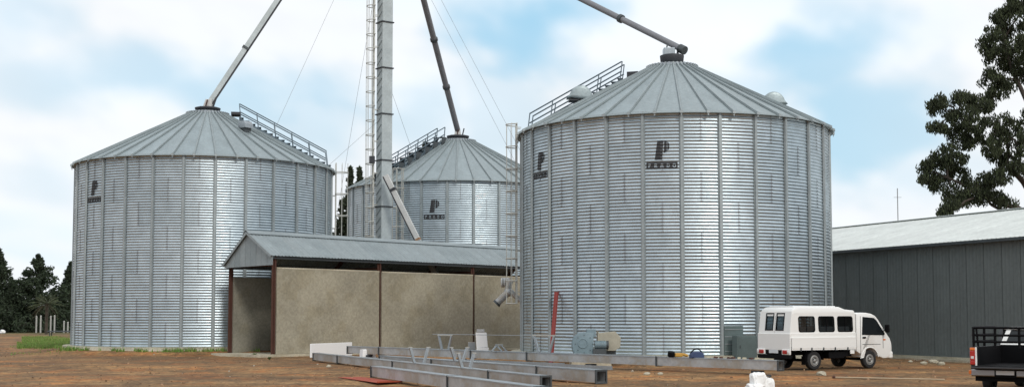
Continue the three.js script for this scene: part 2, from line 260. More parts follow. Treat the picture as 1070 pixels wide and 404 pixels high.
function makeSilo(key, name, label, o) {
  const { c, R, s } = SILO[key], turn = Math.atan2(-c.x, -c.z);
  const G = thing(name, label, 'silo', [c.x, PAD, c.z], turn, 'grain silos');
  const WH = o.wall, RH = WH / RINGS, PITCH = RH / CORR;
  const rr = (y) => R + AMP * Math.sin(y / PITCH * 2 * Math.PI);
  // corrugated wall sheets, two bays wide, joints staggered from ring to ring
  const rows = CORR * 8, cols = 6;
  const sheetG = grid(cols, rows, (u, v) => { const a = u * 2 * BAY, y = v * RH, r = rr(y) + 0.004 * u; return [Math.sin(a) * r, y, Math.cos(a) * r]; }, (u, v) => [u * 2 * BAY * R, v * RH]);
  { const p = sheetG.attributes.position, n = sheetG.attributes.normal; for (let i = 0; i < p.count; i++) { const a = Math.atan2(p.getX(i), p.getZ(i)), d = -AMP * 2 * Math.PI / PITCH * Math.cos(p.getY(i) / PITCH * 2 * Math.PI), q = V(Math.sin(a), d, Math.cos(a)).normalize(); n.setXYZ(i, q.x, q.y, q.z); } }   // true normals of the wave
  const bolts = []; for (let k = 0; k < CORR; k++) for (const dx of [-0.035, 0.035]) bolts.push(box(0.026, 0.026, 0.02, dx, (k + 0.25) * PITCH, R + AMP + 0.014));
  const boltG = merge([...bolts, grid(1, CORR * 6, (u, v) => [(u - 0.5) * 0.022, v * RH, rr(v * RH) + 0.012])]);
  const R4 = rng(o.seed);
  for (let j = 0; j < RINGS; j++) for (let k = 0; k < BAYS / 2; k++) {
    const a0 = o.phase * Math.PI / 180 + BAY / 2 + ((RINGS - 1 - j + o.stagger) % 2) * BAY + k * 2 * BAY;
    const m = part('wall_sheet', sheetG, sheetMats[Math.floor(R4() * 4)], G); m.position.y = j * RH; m.rotation.y = a0;
    const b = part('bolt_row', boltG, M.bolt, G); b.position.y = j * RH; b.rotation.y = a0;
  }
  // vertical stiffeners: hat section
  const hat = [[-0.088, 0], [-0.06, 0], [-0.044, 0.06], [0.044, 0.06], [0.06, 0], [0.088, 0], [0.088, 0.006], [0.064, 0.006], [0.048, 0.068], [-0.048, 0.068], [-0.064, 0.006], [-0.088, 0.006]].map(([x, y]) => new THREE.Vector2(x * s, y));
  const stG = uvm(new THREE.ExtrudeGeometry(new THREE.Shape(hat), { depth: WH, bevelEnabled: false }).rotateX(-Math.PI / 2).rotateY(Math.PI));
  for (let k = 0; k < BAYS; k++) { const m = part('stiffener', stG, M.stiff, G), a = o.phase * Math.PI / 180 + k * BAY; m.rotation.y = a; m.position.set(Math.sin(a) * (R + AMP + 0.004), 0, Math.cos(a) * (R + AMP + 0.004)); }
  // roof panels and standing ribs
  const NR = 42, DA = 2 * Math.PI / NR, rTop = 0.95 * s, rOut = R + 0.2, slope = (o.peak - WH) / (R - rTop), ry = (r) => WH + 0.03 + (R - r) * slope;
  const panelG = grid(3, 4, (u, v) => { const r = mix(rOut, rTop, v), a = (u - 0.5) * DA, dip = -0.01 * Math.sin(u * Math.PI) * (r / R); return [Math.sin(a) * r, ry(r) + dip, Math.cos(a) * r]; }, (u, v) => [(u - 0.5) * 1, v * 6]);
  const lip = grid(3, 1, (u, v) => { const a = (u - 0.5) * DA; return [Math.sin(a) * (rOut - 0.002 * v), ry(rOut) - 0.03 * v, Math.cos(a) * (rOut - 0.002 * v)]; });
  const panelAll = merge([panelG, lip]);
  const ribDir = V(0, ry(rTop) - ry(rOut), rTop - rOut).normalize(), ribUp = V(0, -ribDir.z, ribDir.y);
  const A = V(0, ry(rOut), rOut + 0.02), B = V(0, ry(rTop), rTop);
  const ribG = merge([beam(A.clone().addScaledVector(ribUp, 0.035), B.clone().addScaledVector(ribUp, 0.03), 0.05 * s, 0.07 * s, ribUp), beam(A.clone().addScaledVector(ribUp, 0.012), B.clone().addScaledVector(ribUp, 0.012), 0.1 * s, 0.014, ribUp)]);
  const cleatG = merge([box(0.13 * s, 0.1 * s, 0.1, 0, ry(rOut) - 0.0, rOut + 0.03), box(0.05, 0.09, 0.03, 0, ry(rOut) - 0.09, rOut + 0.03)]);
  for (let k = 0; k < NR; k++) {
    const a = o.phase * Math.PI / 180 + k * DA;
    part('roof_panel', panelAll, M.roof[Math.floor(R4() * 3)], G).rotation.y = a + DA / 2;
    part('roof_rib', ribG, M.rib, G).rotation.y = a;
    part('eave_cleat', cleatG, M.stiff, G).rotation.y = a;
  }
  // eave angle ring and roof collar
  part('eave_ring', new THREE.LatheGeometry([[R + AMP, WH - 0.06], [R + 0.075, WH - 0.05], [R + 0.075, WH + 0.0], [R + AMP, WH + 0.0]].map(([x, y]) => new THREE.Vector2(x, y)), 84), M.stiff, G);
  const cy = ry(rTop);
  const col = part('roof_collar', new THREE.LatheGeometry([[rTop + 0.16, cy - 0.14], [rTop + 0.1, cy + 0.05], [rTop - 0.12, cy + 0.09], [o.capR * 0.72, cy + 0.12], [o.capR * 0.7, cy + 0.2]].map(([x, y]) => new THREE.Vector2(x, y)), 42), M.zinc, G);
  for (let k = 0; k < 42; k++) { const a = k * DA + o.phase * Math.PI / 180; part('clamp', box(0.07, 0.09, 0.14, 0, cy + 0.0, rTop + 0.14), k % 2 ? M.zinc : M.stiff, col).rotation.y = a; }
  const top = cy + 0.2;
  part('cap', new THREE.LatheGeometry([[0, top + o.capH], [o.capR * 0.9, top + o.capH], [o.capR, top + o.capH - 0.04], [o.capR * 0.94, top + 0.02], [o.capR * 0.72, top - 0.01], [0, top - 0.01]].map(([x, y]) => new THREE.Vector2(x, y)), 10), M.dark, G);
  // stair over the roof, beside a caged ladder up the wall
  const st = sub('roof_stair', G, [0, 0, 0], o.stairPhi * Math.PI / 180);
  const S0 = R - 0.05, S1 = o.stairTop * s, up = ribUp, P = (r, x, h) => V(x, ry(r) + h, r);
  for (const x of [-0.3, 0.3]) part('stringer', beam(P(S0, x, 0.13), P(S1, x, 0.13), 0.05, 0.12, up), M.railSteel, st);
  const treadG = o.bigTreads ? merge([box(0.75, 0.04, 0.36), prism([[0, 0], [0.5, 0], [0, -0.7]], 0.03).rotateY(Math.PI / 2).translate(0.38, 0, 0.2), prism([[0, 0], [0.5, 0], [0, -0.7]], 0.03).rotateY(Math.PI / 2).translate(-0.38, 0, 0.2)]) : box(0.62, 0.03, 0.24);
  const nT = o.bigTreads ? 8 : 16;
  for (let k = 0; k < nT; k++) { const r = mix(S0 - 0.1, S1 + 0.1, k / (nT - 1)); part('tread', treadG, o.bigTreads ? M.darkSteel : M.railSteel, st).position.copy(P(r, 0, o.bigTreads ? 0.42 : 0.26)); }
  const nP = o.posts, hh = o.railH;
  for (const x of [-0.36, 0.36]) {
    for (let k = 0; k < nP; k++) { const r = mix(S0 - 0.15, S1 + 0.1, k / (nP - 1)); part('rail_post', beam(P(r, x, 0.05), P(r - 0.12, x, hh), 0.04, 0.05, V(1, 0, 0)), M.railSteel, st); }
    for (const h of [hh, hh * 0.55]) part('handrail', rod(P(S0 - 0.25, x, h), P(S1, x, h), 0.032 * s, 7), M.railSteel, st);
  }
  if (o.ladder) { const l = cagedLadder(G, 'caged_ladder', { r0: R + 0.24, tie: 0.2, ...o.ladder }); l.rotation.y = o.ladder.phi * Math.PI / 180; }
  return { G, ry, R, WH, rr, top: top + o.capH, P: (phi, r, y) => V(Math.sin(phi * Math.PI / 180) * r, y, Math.cos(phi * Math.PI / 180) * r) };
}
const LOGO = (() => {                                                          // the maker's mark: slanted P over a band with the name cut out
  const W = 150, H = 150, cv = document.createElement('canvas'); cv.width = W; cv.height = H; const x = cv.getContext('2d');
  x.fillStyle = '#fff'; x.fillRect(0, 0, W, H); x.fillStyle = '#000';
  x.beginPath(); x.moveTo(55, 8); x.lineTo(83, 8); x.lineTo(76, 96); x.lineTo(42, 96); x.closePath(); x.fill();
  x.beginPath(); x.moveTo(87, 8); x.bezierCurveTo(118, 10, 118, 60, 84, 64); x.closePath(); x.fill();
  x.fillStyle = '#fff'; x.fillRect(86, 33, 40, 3); x.fillRect(98, 5, 3, 62);
  x.fillStyle = '#000'; x.fillRect(3, 108, 144, 31);
  x.fillStyle = '#fff'; x.font = 'bold 26px sans-serif'; x.textAlign = 'center'; x.textBaseline = 'middle';
  [...'PRADO'].forEach((ch, i) => x.fillText(ch, 18 + i * 28.5, 124));
  const d = x.getImageData(0, 0, W, H).data; return { W, H, ink: (i, j) => d[(j * W + i) * 4] < 128 };
})();
function siloLogo(S, phi, yMid, w) {                                           // flat print that follows the corrugation
  const pos = [], h = w, step = w / LOGO.W, r = (y) => S.rr(y) + 0.02, q = (i, j) => { const a = (i / LOGO.W - 0.5) * w / S.R, y = yMid + h / 2 - j * step; return [Math.sin(a) * r(y), y, Math.cos(a) * r(y)]; };
  for (let j = 0; j < LOGO.H; j++) for (let i = 0; i < LOGO.W; i++) if (LOGO.ink(i, j)) { let e = i; while (e + 1 < LOGO.W && e - i < 24 && LOGO.ink(e + 1, j)) e++; const a = q(i, j), b = q(e + 1, j), c = q(e + 1, j + 1), d = q(i, j + 1); pos.push(...a, ...d, ...c, ...a, ...c, ...b); i = e; }
  const g = new THREE.BufferGeometry(); g.setAttribute('position', new THREE.Float32BufferAttribute(pos, 3)); g.computeVertexNormals();
  const m = part('maker_mark', g, M.print, S.G); m.rotation.y = phi * Math.PI / 180; m.userData.label = 'black painted mark with a slanted letter P above lettering'; return m;
}
function roofVent(S, phi, r, kind) {
  const g = sub('roof_vent', S.G, [0, 0, 0], phi * Math.PI / 180), y = S.ry(r);
  if (kind === 'dome') { // half-round hood, open downhill
    const prof = [[-0.42, 0], ...arc(0, 0.12, 0.42, Math.PI, 0, 12), [0.42, 0]];
    part('hood', toCreasedNormals(prism([[-0.5, -0.1], ...arc(0, 0.06, 0.5, Math.PI, 0.25, 14), [0.62, 0.02]], 0.8, 0.12), 0.7).rotateY(-Math.PI / 2).translate(0, y + 0.2, r), M.roof[0], g);
    part('opening', box(0.6, 0.06, 0.5, 0, y + 0.12, r + 0.26), M.dark, g);
    part('neck', box(0.6, 0.6, 0.5, 0, y - 0.05, r - 0.1), M.darkSteel, g);
  } else {
    part('hood', prism([[0.34, -0.1], [0.34, 0.1], [0.2, 0.26], [-0.28, 0.26], [-0.28, -0.1]], 0.5, 0.02).rotateY(-Math.PI / 2).translate(0, y + 0.22, r), M.zinc, g);
    part('neck', box(0.42, 0.6, 0.44, 0, y, r), M.darkSteel, g);
  }
}
const siloR = makeSilo('right', 'grain_silo', 'corrugated steel silo with a lettered mark on its front, standing behind the white van', { wall: 9.49, peak: 12.5, phase: 2.9, stagger: 0, seed: 5, capR: 0.56, capH: 0.34, stairPhi: -95, stairTop: 2.2, posts: 5, railH: 0.95, ladder: { phi: -79, y0: 2.05, y1: 9.95, depth: 0.46, hoop: 0.98 } });
const siloL = makeSilo('left', 'grain_silo', 'corrugated steel silo rising from grass beside the open gable of the concrete shed', { wall: 9.42, peak: 12.42, phase: 3.5, stagger: 1, seed: 9, capR: 0.72, capH: 0.14, stairPhi: 88, stairTop: 1.7, posts: 6, railH: 0.95, ladder: { phi: 86, y0: 2.2, y1: 9.9, depth: 0.7, hoop: 1.2 } });
const siloM = makeSilo('mid', 'grain_silo', 'corrugated steel silo behind the shed roof, rearmost of the three', { wall: 9.95, peak: 13.3, phase: 7.7, stagger: 1, seed: 13, capR: 0.8, capH: 0.16, stairPhi: -44, stairTop: 1.5, posts: 7, railH: 1.05, bigTreads: true, ladder: { phi: -28.5, y0: 2.2, y1: 10.6, depth: 0.7, hoop: 1.2 } });
siloLogo(siloR, -3.6, siloR.WH - 1.72, 1.26); siloLogo(siloR, -54.6, siloR.WH - 1.72, 1.26);
siloLogo(siloL, -54.4, siloL.WH - 1.72, 1.26); siloLogo(siloM, -11.5, siloM.WH - 1.9, 1.36);
roofVent(siloR, -80, 4.1, 'dome'); roofVent(siloR, 100, 4.5, 'dome'); roofVent(siloL, 36, 3.3, 'box');
part('roof_hatch', box(0.5, 0.4, 0.5, 0, siloR.ry(1.75) + 0.1, 1.75), M.dark, siloR.G).rotation.y = -100 * Math.PI / 180;
part('roof_hatch', box(0.9, 0.14, 0.5, 0, siloL.ry(1.5) + 0.32, 1.5), M.dark, siloL.G).rotation.y = 88 * Math.PI / 180;
// service door in the right silo: a flat dark panel between two stiffeners
{
  const a = 19.6 * Math.PI / 180, d = sub('service_door', siloR.G, [0, 0, 0], a);
  part('leaf', rbox(0.78, 1.12, 0.05, 0, 0.58, siloR.R + 0.055, 0.01), M.greenBox, d);
  for (let k = 0; k < 4; k++) part('rib', box(0.74, 0.025, 0.02, 0, 0.16 + 0.28 * k, siloR.R + 0.088), M.stiff, d);
}

// ------------------------------------------------------------------ intake shed with concrete walls
function ribbed(w, L, pitch, depth, round = true) {                            // sheet in x (across, w) and y (along, L), ribs along y, relief to +z
  const n = Math.max(4, Math.round(w / pitch * 6));
  return grid(n, 1, (u, v) => { const x = u * w, k = (x / pitch) % 1, z = round ? Math.sin(k * 2 * Math.PI) * depth / 2 : (k < 0.14 ? depth * k / 0.14 : k < 0.26 ? depth : k < 0.4 ? depth * (0.4 - k) / 0.14 : 0); return [x, v * L, z]; }, (u, v) => [u * w, v * L]);
}
function layOn(g, a, across, along) {                                          // put a flat sheet with its corner at a
  const n = across.clone().cross(along).normalize(); return g.clone().applyMatrix4(new THREE.Matrix4().makeBasis(across, along, n).setPosition(a));
}
{
  const { o, u, n, L, w } = SHED, T = thing('intake_shed', 'low open-ended shed with concrete walls and blue-grey iron roof between the silos', 'shed', [o.x, 0, o.z]);
  const C = (a, y, b) => V(0, y, 0).addScaledVector(u, a).addScaledVector(n, b);
  const FE = 4.62, BE = 4.26, RG = 5.78, mid = w / 2, WT = 4.08, bays = [0, 6.56, 13.4, 20];
  const R = rng(77);
  for (let k = 0; k < 3; k++) part('wall_panel', beam(C(bays[k] + 0.1, (WT + 0.1) / 2 - 0.01 * k, 0), C(bays[k + 1] - 0.08, (WT + 0.1) / 2 - 0.01 * k, 0), 0.2, WT - 0.12 - 0.03 * k), M.concrete, T);
  for (let k = 0; k < 3; k++) part('wall_coping', beam(C(bays[k] + 0.1, WT - 0.01 - 0.02 * k, 0), C(bays[k + 1] - 0.08, WT - 0.01 - 0.02 * k, 0), 0.22, 0.07), M.slab, T);
  for (let k = 0; k < 3; k++) part('back_wall_panel', beam(C(bays[k] + 0.1, 1.9, w), C(bays[k + 1] - 0.08, 1.9, w), 0.2, 3.6), M.concreteGreyShade, T);
  for (const a of bays) { for (const [b, h] of [[0, FE], [w, BE]]) { part('post', merge([beam(C(a, 0.1, b - (b ? 0 : 0.03)), C(a, h - 0.06, b - (b ? 0 : 0.03)), 0.1, 0.03, u), beam(C(a - 0.05, 0.1, b), C(a - 0.05, h - 0.06, b), 0.03, 0.15, u), beam(C(a + 0.05, 0.1, b), C(a + 0.05, h - 0.06, b), 0.03, 0.15, u)]), M.rust, T); }
    part('rafter', beam(C(a, FE - 0.1, -0.1), C(a, RG - 0.12, mid), 0.1, 0.16), M.rust, T); part('rafter', beam(C(a, BE - 0.1, w + 0.1), C(a, RG - 0.12, mid), 0.1, 0.16), M.rust, T);
    part('tie_beam', beam(C(a, BE - 0.05, 0.1), C(a, BE - 0.05, w - 0.1), 0.08, 0.12), M.rust, T); }
  part('eave_purlin', beam(C(-0.2, FE - 0.06, -0.08), C(L, FE - 0.06, -0.08), 0.08, 0.14), M.darkSteel, T);
  part('eave_purlin', beam(C(-0.2, BE - 0.06, w + 0.08), C(L, BE - 0.06, w + 0.08), 0.08, 0.14), M.darkSteel, T);
  // roof sheets, one by one
  const SW = 0.8;
  for (const front of [true, false]) {
    const e = front ? C(-0.35, FE, -0.22) : C(-0.35, BE, w + 0.22), r = C(-0.35, RG, mid), along = r.clone().sub(e), len = along.length(); along.normalize();
    const g = ribbed(SW + 0.04, len, 0.2, 0.035, false);
    for (let k = 0; k * SW < L + 0.35; k++) part('roof_sheet', layOn(g, e.clone().addScaledVector(u, k * SW).addScaledVector(V(0, 1, 0), k % 2 * 0.006), u, along), M.shedRoof[Math.floor(R() * 3)], T);
  }
  part('ridge_cap', merge([beam(C(-0.4, RG + 0.005, mid - 0.12), C(L, RG + 0.005, mid - 0.12), 0.3, 0.02, V(0, 1, 0).addScaledVector(n, -0.72).normalize()), beam(C(-0.4, RG - 0.01, mid + 0.14), C(L, RG - 0.01, mid + 0.14), 0.3, 0.02, V(0, 1, 0).addScaledVector(n, 0.9).normalize())]), M.shedRoof[1], T);
  // gable cladding: upright strips cut to the roof line
  const strips = 9, x0 = -0.2, x1 = w + 0.2, under = (b) => b < mid ? mix(FE, RG, (b + 0.22) / (mid + 0.22)) : mix(RG, BE, (b - mid) / (w + 0.22 - mid));
  const low = (b) => mix(FE - 0.42, BE - 0.12, (b - x0) / (x1 - x0));
  for (let k = 0; k < strips; k++) {
    const b0 = mix(x0, x1, k / strips), b1 = mix(x0, x1, (k + 1) / strips) - 0.015, outline = [[b0, low(b0)], [b1, low(b1)], [b1, under(b1) - 0.03]];
    if (b0 < mid && b1 > mid) outline.push([mid, RG - 0.04]); outline.push([b0, under(b0) - 0.03]);
    const g = prism(outline, 0.03); g.applyMatrix4(new THREE.Matrix4().makeBasis(n, V(0, 1, 0), u).setPosition(C(-0.24 - 0.006 * (k % 2), 0, 0))); part('gable_sheet', g, M.shedRoof[k % 3], T);
  }
  part('barge_board', beam(C(-0.37, FE - 0.03, -0.22), C(-0.37, RG - 0.03, mid), 0.03, 0.12), M.shedRoof[2], T); part('barge_board', beam(C(-0.37, BE - 0.03, w + 0.22), C(-0.37, RG - 0.03, mid), 0.03, 0.12), M.shedRoof[2], T);
}

// ------------------------------------------------------------------ long dark barn on the right
{
  const { o, u, n, w } = BARN, back = 12, L = 34, T = thing('storage_barn', 'long dark grey metal barn with a pale low-pitched roof behind the van', 'barn', [o.x, 0, o.z]);
  const C = (a, y, b) => V(0, y, 0).addScaledVector(u, a).addScaledVector(n, b), EH = 4.95, RH = 6.85, R = rng(31);
  const g = ribbed(1.0, EH - 0.08, 0.2, 0.014, false);
  for (let k = 0; k < L; k++) { const gg = layOn(g, C(k - back, 0.06, 0), u, V(0, 1, 0)); part('wall_sheet', gg, M.cladding[Math.floor(R() * 3)], T); }
  for (let k = 0; k <= L; k++) part('joint_strip', beam(C(k - back - 0.008, 0.06, -0.02), C(k - back - 0.008, EH - 0.03, -0.02), 0.035, 0.012, n), M.cladding[0], T);
  part('plinth', beam(C(-back, 0.03, -0.06), C(L - back, 0.03, -0.06), 0.2, 0.22), M.slab, T);
  part('end_wall', beam(C(-back + 0.1, EH / 2, 0.1), C(-back + 0.1, EH / 2, w - 0.1), 0.1, EH - 0.2), M.cladding[0], T); part('end_wall', beam(C(L - back - 0.1, EH / 2, 0.1), C(L - back - 0.1, EH / 2, w - 0.1), 0.1, EH - 0.2), M.cladding[0], T);
  part('back_wall', beam(C(-back, EH / 2, w), C(L - back, EH / 2, w), 0.1, EH - 0.2), M.cladding[1], T);
  for (const [e, s] of [[-0.3, 1], [w + 0.3, -1]]) {
    const a = C(-back, EH, e), r = C(-back, RH, w / 2), along = r.clone().sub(a), len = along.length(); along.normalize(); const gr = ribbed(1.0, len, 0.25, 0.03, false);
    for (let k = 0; k < L; k++) part('roof_sheet', layOn(gr, a.clone().addScaledVector(u, k), u, along), M.barnRoof[Math.floor(R() * 3)], T);
  }
  part('gutter', beam(C(-back, EH - 0.06, -0.34), C(L - back, EH - 0.06, -0.34), 0.12, 0.12), M.darkSteel, T);
  part('ridge_cap', beam(C(-back, RH + 0.03, w / 2), C(L - back, RH + 0.03, w / 2), 0.5, 0.03), M.barnRoof[0], T);
}

// ------------------------------------------------------------------ bucket elevator tower, spouts, stays
const TW = at(400, 329, 70).setY(0), HEAD = 29;
{
  const T = thing('elevator_tower', 'tall galvanised bucket elevator casing with a caged ladder, rising behind the shed', 'tower', [TW.x, 0, TW.z], 0);
  const turn = 0.62, w = 0.66, SEC = 2.63, body = sub('casing', T, [0, 0, 0], turn);
  for (let y = 0.1, k = 0; y < HEAD - 0.2; y += SEC, k++) {
    part('casing_section', rbox(w, SEC - 0.05, w, 0, y + SEC / 2, 0, 0.012), M.casing, body);
    part('flange', box(w + 0.12, 0.06, w + 0.12, 0, y + SEC, 0), M.dark, body);
    for (let j = 0; j < 5; j++) part('face_brace', beam(V(-w / 2 - 0.012, y + 0.2 + j * 0.48, -w / 2 + 0.06), V(-w / 2 - 0.012, y + 0.2 + (j + 0.8) * 0.48, w / 2 - 0.06), 0.05, 0.024, V(1, 0, 0)), M.rib, body);
  }
  part('boot', box(1.1, 0.9, 0.9, 0, 0.45, 0), M.casing, body);
  const head = sub('head', T, [0, 0, 0], turn);
  part('hood', prism([[-0.7, 0], [0.7, 0], [0.7, 0.7], ...arc(0, 0.7, 0.7, 0, Math.PI, 10).slice(1)], 0.9, 0.03).translate(0, HEAD + 0.1, 0), M.casing, head);
  part('distributor', new THREE.CylinderGeometry(0.75, 0.5, 0.8, 12).translate(0, HEAD - 0.3, 0.9), M.zinc, head);
  const cage = cagedLadder(T, 'caged_ladder', { y0: 2.2, y1: HEAD, r0: 0.2, w: 0.3, depth: 0.42, hoop: 0.82, tie: 0.25 }); cage.rotation.y = -Math.PI / 2 + 0.35; cage.position.set(-0.42, 0, 0.12);
  part('junction_box', box(0.3, 0.4, 0.25, -0.62, 10.6, 0.55), M.dark, T);
}
function spout(name, label, S, { square, r, headOff, tipOff, valve }) {
  const top = V(0, S.top, 0).add(V(S.G.position.x, S.G.position.y, S.G.position.z)), T = thing(name, label, 'spout', top.toArray(), 0, 'spouts from elevator to silos');
  const a = tipOff.clone(), b = TW.clone().setY(HEAD - 0.5).add(headOff).sub(top), d = b.clone().sub(a), L = d.length(); d.normalize();
  const n = Math.ceil(L / 4.2);
  for (let k = 0; k < n; k++) {
    const p = a.clone().addScaledVector(d, k * L / n), q = a.clone().addScaledVector(d, (k + 1) * L / n);
    part('pipe_section', square ? beam(p, q, 2 * r, 2 * r) : rod(p, q, r, 14), square ? M.casing : M.spout, T);
    if (square) part('edge_angle', beam(p.clone().add(V(r, -r, 0)), q.clone().add(V(r, -r, 0)), 0.1, 0.1), M.dark, T);
    if (k) part('flange', square ? beam(p.clone().addScaledVector(d, -0.06), p.clone().addScaledVector(d, 0.06), 2 * r + 0.1, 2 * r + 0.1) : rod(p.clone().addScaledVector(d, -0.09), p.clone().addScaledVector(d, 0.09), r + 0.06, 14), M.darkSteel, T);
  }
  if (valve === 'long') {
    part('inlet_box', rbox(0.5, 0.34, 0.5, -0.14, 0.15, 0, 0.04), M.zinc, T);
    part('end_flange', rod(a.clone().addScaledVector(d, -0.34), a.clone().addScaledVector(d, -0.02), r + 0.06, 12), M.darkSteel, T);
    part('strut', beam(V(-0.25, 0.3, 0.1), V(-0.2, 0.52, 0.1), 0.06, 0.06), M.darkSteel, T); part('strut', beam(V(0.24, 0, 0), V(0.28, 0.3, 0), 0.09, 0.09), M.darkSteel, T);
  } else {
    part('inlet_box', prism([[-0.24, 0], [0.24, 0], [0.16 + a.x, a.y + 0.1], [-0.2 + a.x, a.y + 0.1]], 0.42, 0.02), M.spoutWhite, T);
    part('strut', beam(V(0.3, 0, 0.1), V(0.42 + a.x * 0.5, a.y + 0.2, 0.1), 0.08, 0.08), M.dark, T);
    part('bracket', beam(V(-0.05, 0.02, 0.28), V(0.05, 0.4, 0.28), 0.1, 0.05), M.rust, T);
  }
  return T;
}
spout('grain_spout', 'square spout slanting up from the peak of the silo beside the grass', siloL, { square: true, r: 0.13, headOff: V(-0.3, 0.3, 0.3), tipOff: V(0.12, 0.35, 0) });
spout('grain_spout', 'round spout slanting up from the peak of the rearmost silo', siloM, { r: 0.19, headOff: V(0.3, -1.4, -0.3), tipOff: V(0, 0.3, 0) });
spout('grain_spout', 'round spout ending in an inlet box on the peak of the silo behind the van', siloR, { r: 0.14, headOff: V(0.4, -3.2, 0.3), tipOff: V(0.34, 0.34, 0), valve: 'long' });
{ // pale down-spout crossing in front of the rear silo
  const a = at(403, 183, 69), b = at(437, 251, 68.6), d = b.clone().sub(a).normalize(), c = b.clone().addScaledVector(d, 2.2), T = thing('down_spout', 'pale square chute slanting down from the elevator casing to the shed roof', 'spout', a.toArray());
  part('chute', beam(V(0, 0, 0), b.clone().sub(a), 0.25, 0.25), M.spoutWhite, T); part('lower_chute', beam(b.clone().sub(a), c.clone().sub(a), 0.26, 0.26), M.trunk, T);
  part('collar', beam(d.clone().multiplyScalar(0.85), d.clone().multiplyScalar(1.0), 0.34, 0.34), M.dark, T); part('outlet_band', beam(b.clone().sub(a).addScaledVector(d, -0.12), b.clone().sub(a), 0.28, 0.28), std({ color: lin(0.30, 0.17, 0.09), roughness: 0.8 }), T);
  part('edge_angle', beam(V(-0.15, -0.1, 0.13), b.clone().sub(a).add(V(-0.15, -0.1, 0.13)), 0.06, 0.06), M.dark, T);
}
{ // stay wires from the tower
  const up = (h) => TW.clone().setY(h), wires = [
    [up(26.5), siloL.P(60, 3.8, siloL.ry(3.8)), siloL, 'thin stay wire from the tower to the roof of the silo beside the grass'], [up(13.2), siloL.P(84, 6.4, siloL.ry(6.4)), siloL, 'low stay wire from the tower to the eave of the silo beside the grass'],
    [up(26), siloM.P(64, 5.4, siloM.ry(5.4)), siloM, 'long stay wire from the tower to the far slope of the rear silo'], [up(25), siloM.P(40, 6.4, siloM.ry(6.4)), siloM, 'stay wire from the tower to the front slope of the rear silo'],
    [up(15.7), siloM.P(-30, 5.2, siloM.ry(5.2)), siloM, 'short stay wire from the tower to the stair of the rear silo']];
  for (const [a, b, S, label] of wires) { const e = b.clone().applyAxisAngle(YUP, S.G.rotation.y).add(S.G.position); tag(part('stay_wire', rod(a, e, 0.009, 5), M.wire), label, 'wire', 'stay wires of the elevator tower'); }
  const e = at(348, 178, 84).setY(9), q = up(24); tag(part('stay_wire', rod(q, V(-14.5, 0.0, -92), 0.009, 5), M.wire), 'stay wire from the tower to the ground behind the silos', 'wire', 'stay wires of the elevator tower');
}
{ // faint mast behind the barn
  const p = at(941, 329, 95).setY(0), T = thing('radio_mast', 'thin mast showing above the barn roof', 'mast', p.toArray()); part('pole', rod(V(0, 0, 0), V(0, 11.6, 0), 0.035, 6), M.wire, T); part('cross_arm', rod(V(-0.3, 10.9, 0), V(0.3, 10.9, 0), 0.015, 5), M.wire, T);
}

// ------------------------------------------------------------------ vehicles (local: +x forward, +z right-hand side)
function wheel(parent, x, z, r, w, side) {
  const W = sub('wheel', parent, [x, r, z]);
  const prof = [[r * 0.62, -w / 2 + 0.01], [r * 0.9, -w / 2], [r * 0.98, -w * 0.36], [r, -w * 0.2], [r, w * 0.2], [r * 0.98, w * 0.36], [r * 0.9, w / 2], [r * 0.62, w / 2 - 0.01]].map(([a, b]) => new THREE.Vector2(a, b));
  part('tyre', new THREE.LatheGeometry(prof, 28).rotateX(Math.PI / 2), M.rubber, W);
  const o = side * w / 2, rimP = [[0, 0.055], [r * 0.16, 0.05], [r * 0.2, 0.0], [r * 0.28, -0.015], [r * 0.38, 0.03], [r * 0.48, 0.02], [r * 0.55, 0.0], [r * 0.6, 0.012]].map(([a, b]) => new THREE.Vector2(a, b - 0.03));
  part('rim', new THREE.LatheGeometry(rimP, 28).rotateX(side * Math.PI / 2).translate(0, 0, o), M.rim, W);
  for (let k = 0; k < 5; k++) { const a = k * 1.2566; part('wheel_nut', new THREE.CylinderGeometry(0.014, 0.014, 0.04, 6).rotateX(Math.PI / 2).translate(Math.cos(a) * r * 0.25, Math.sin(a) * r * 0.25, o), M.darkSteel, W); }
  return W;
}
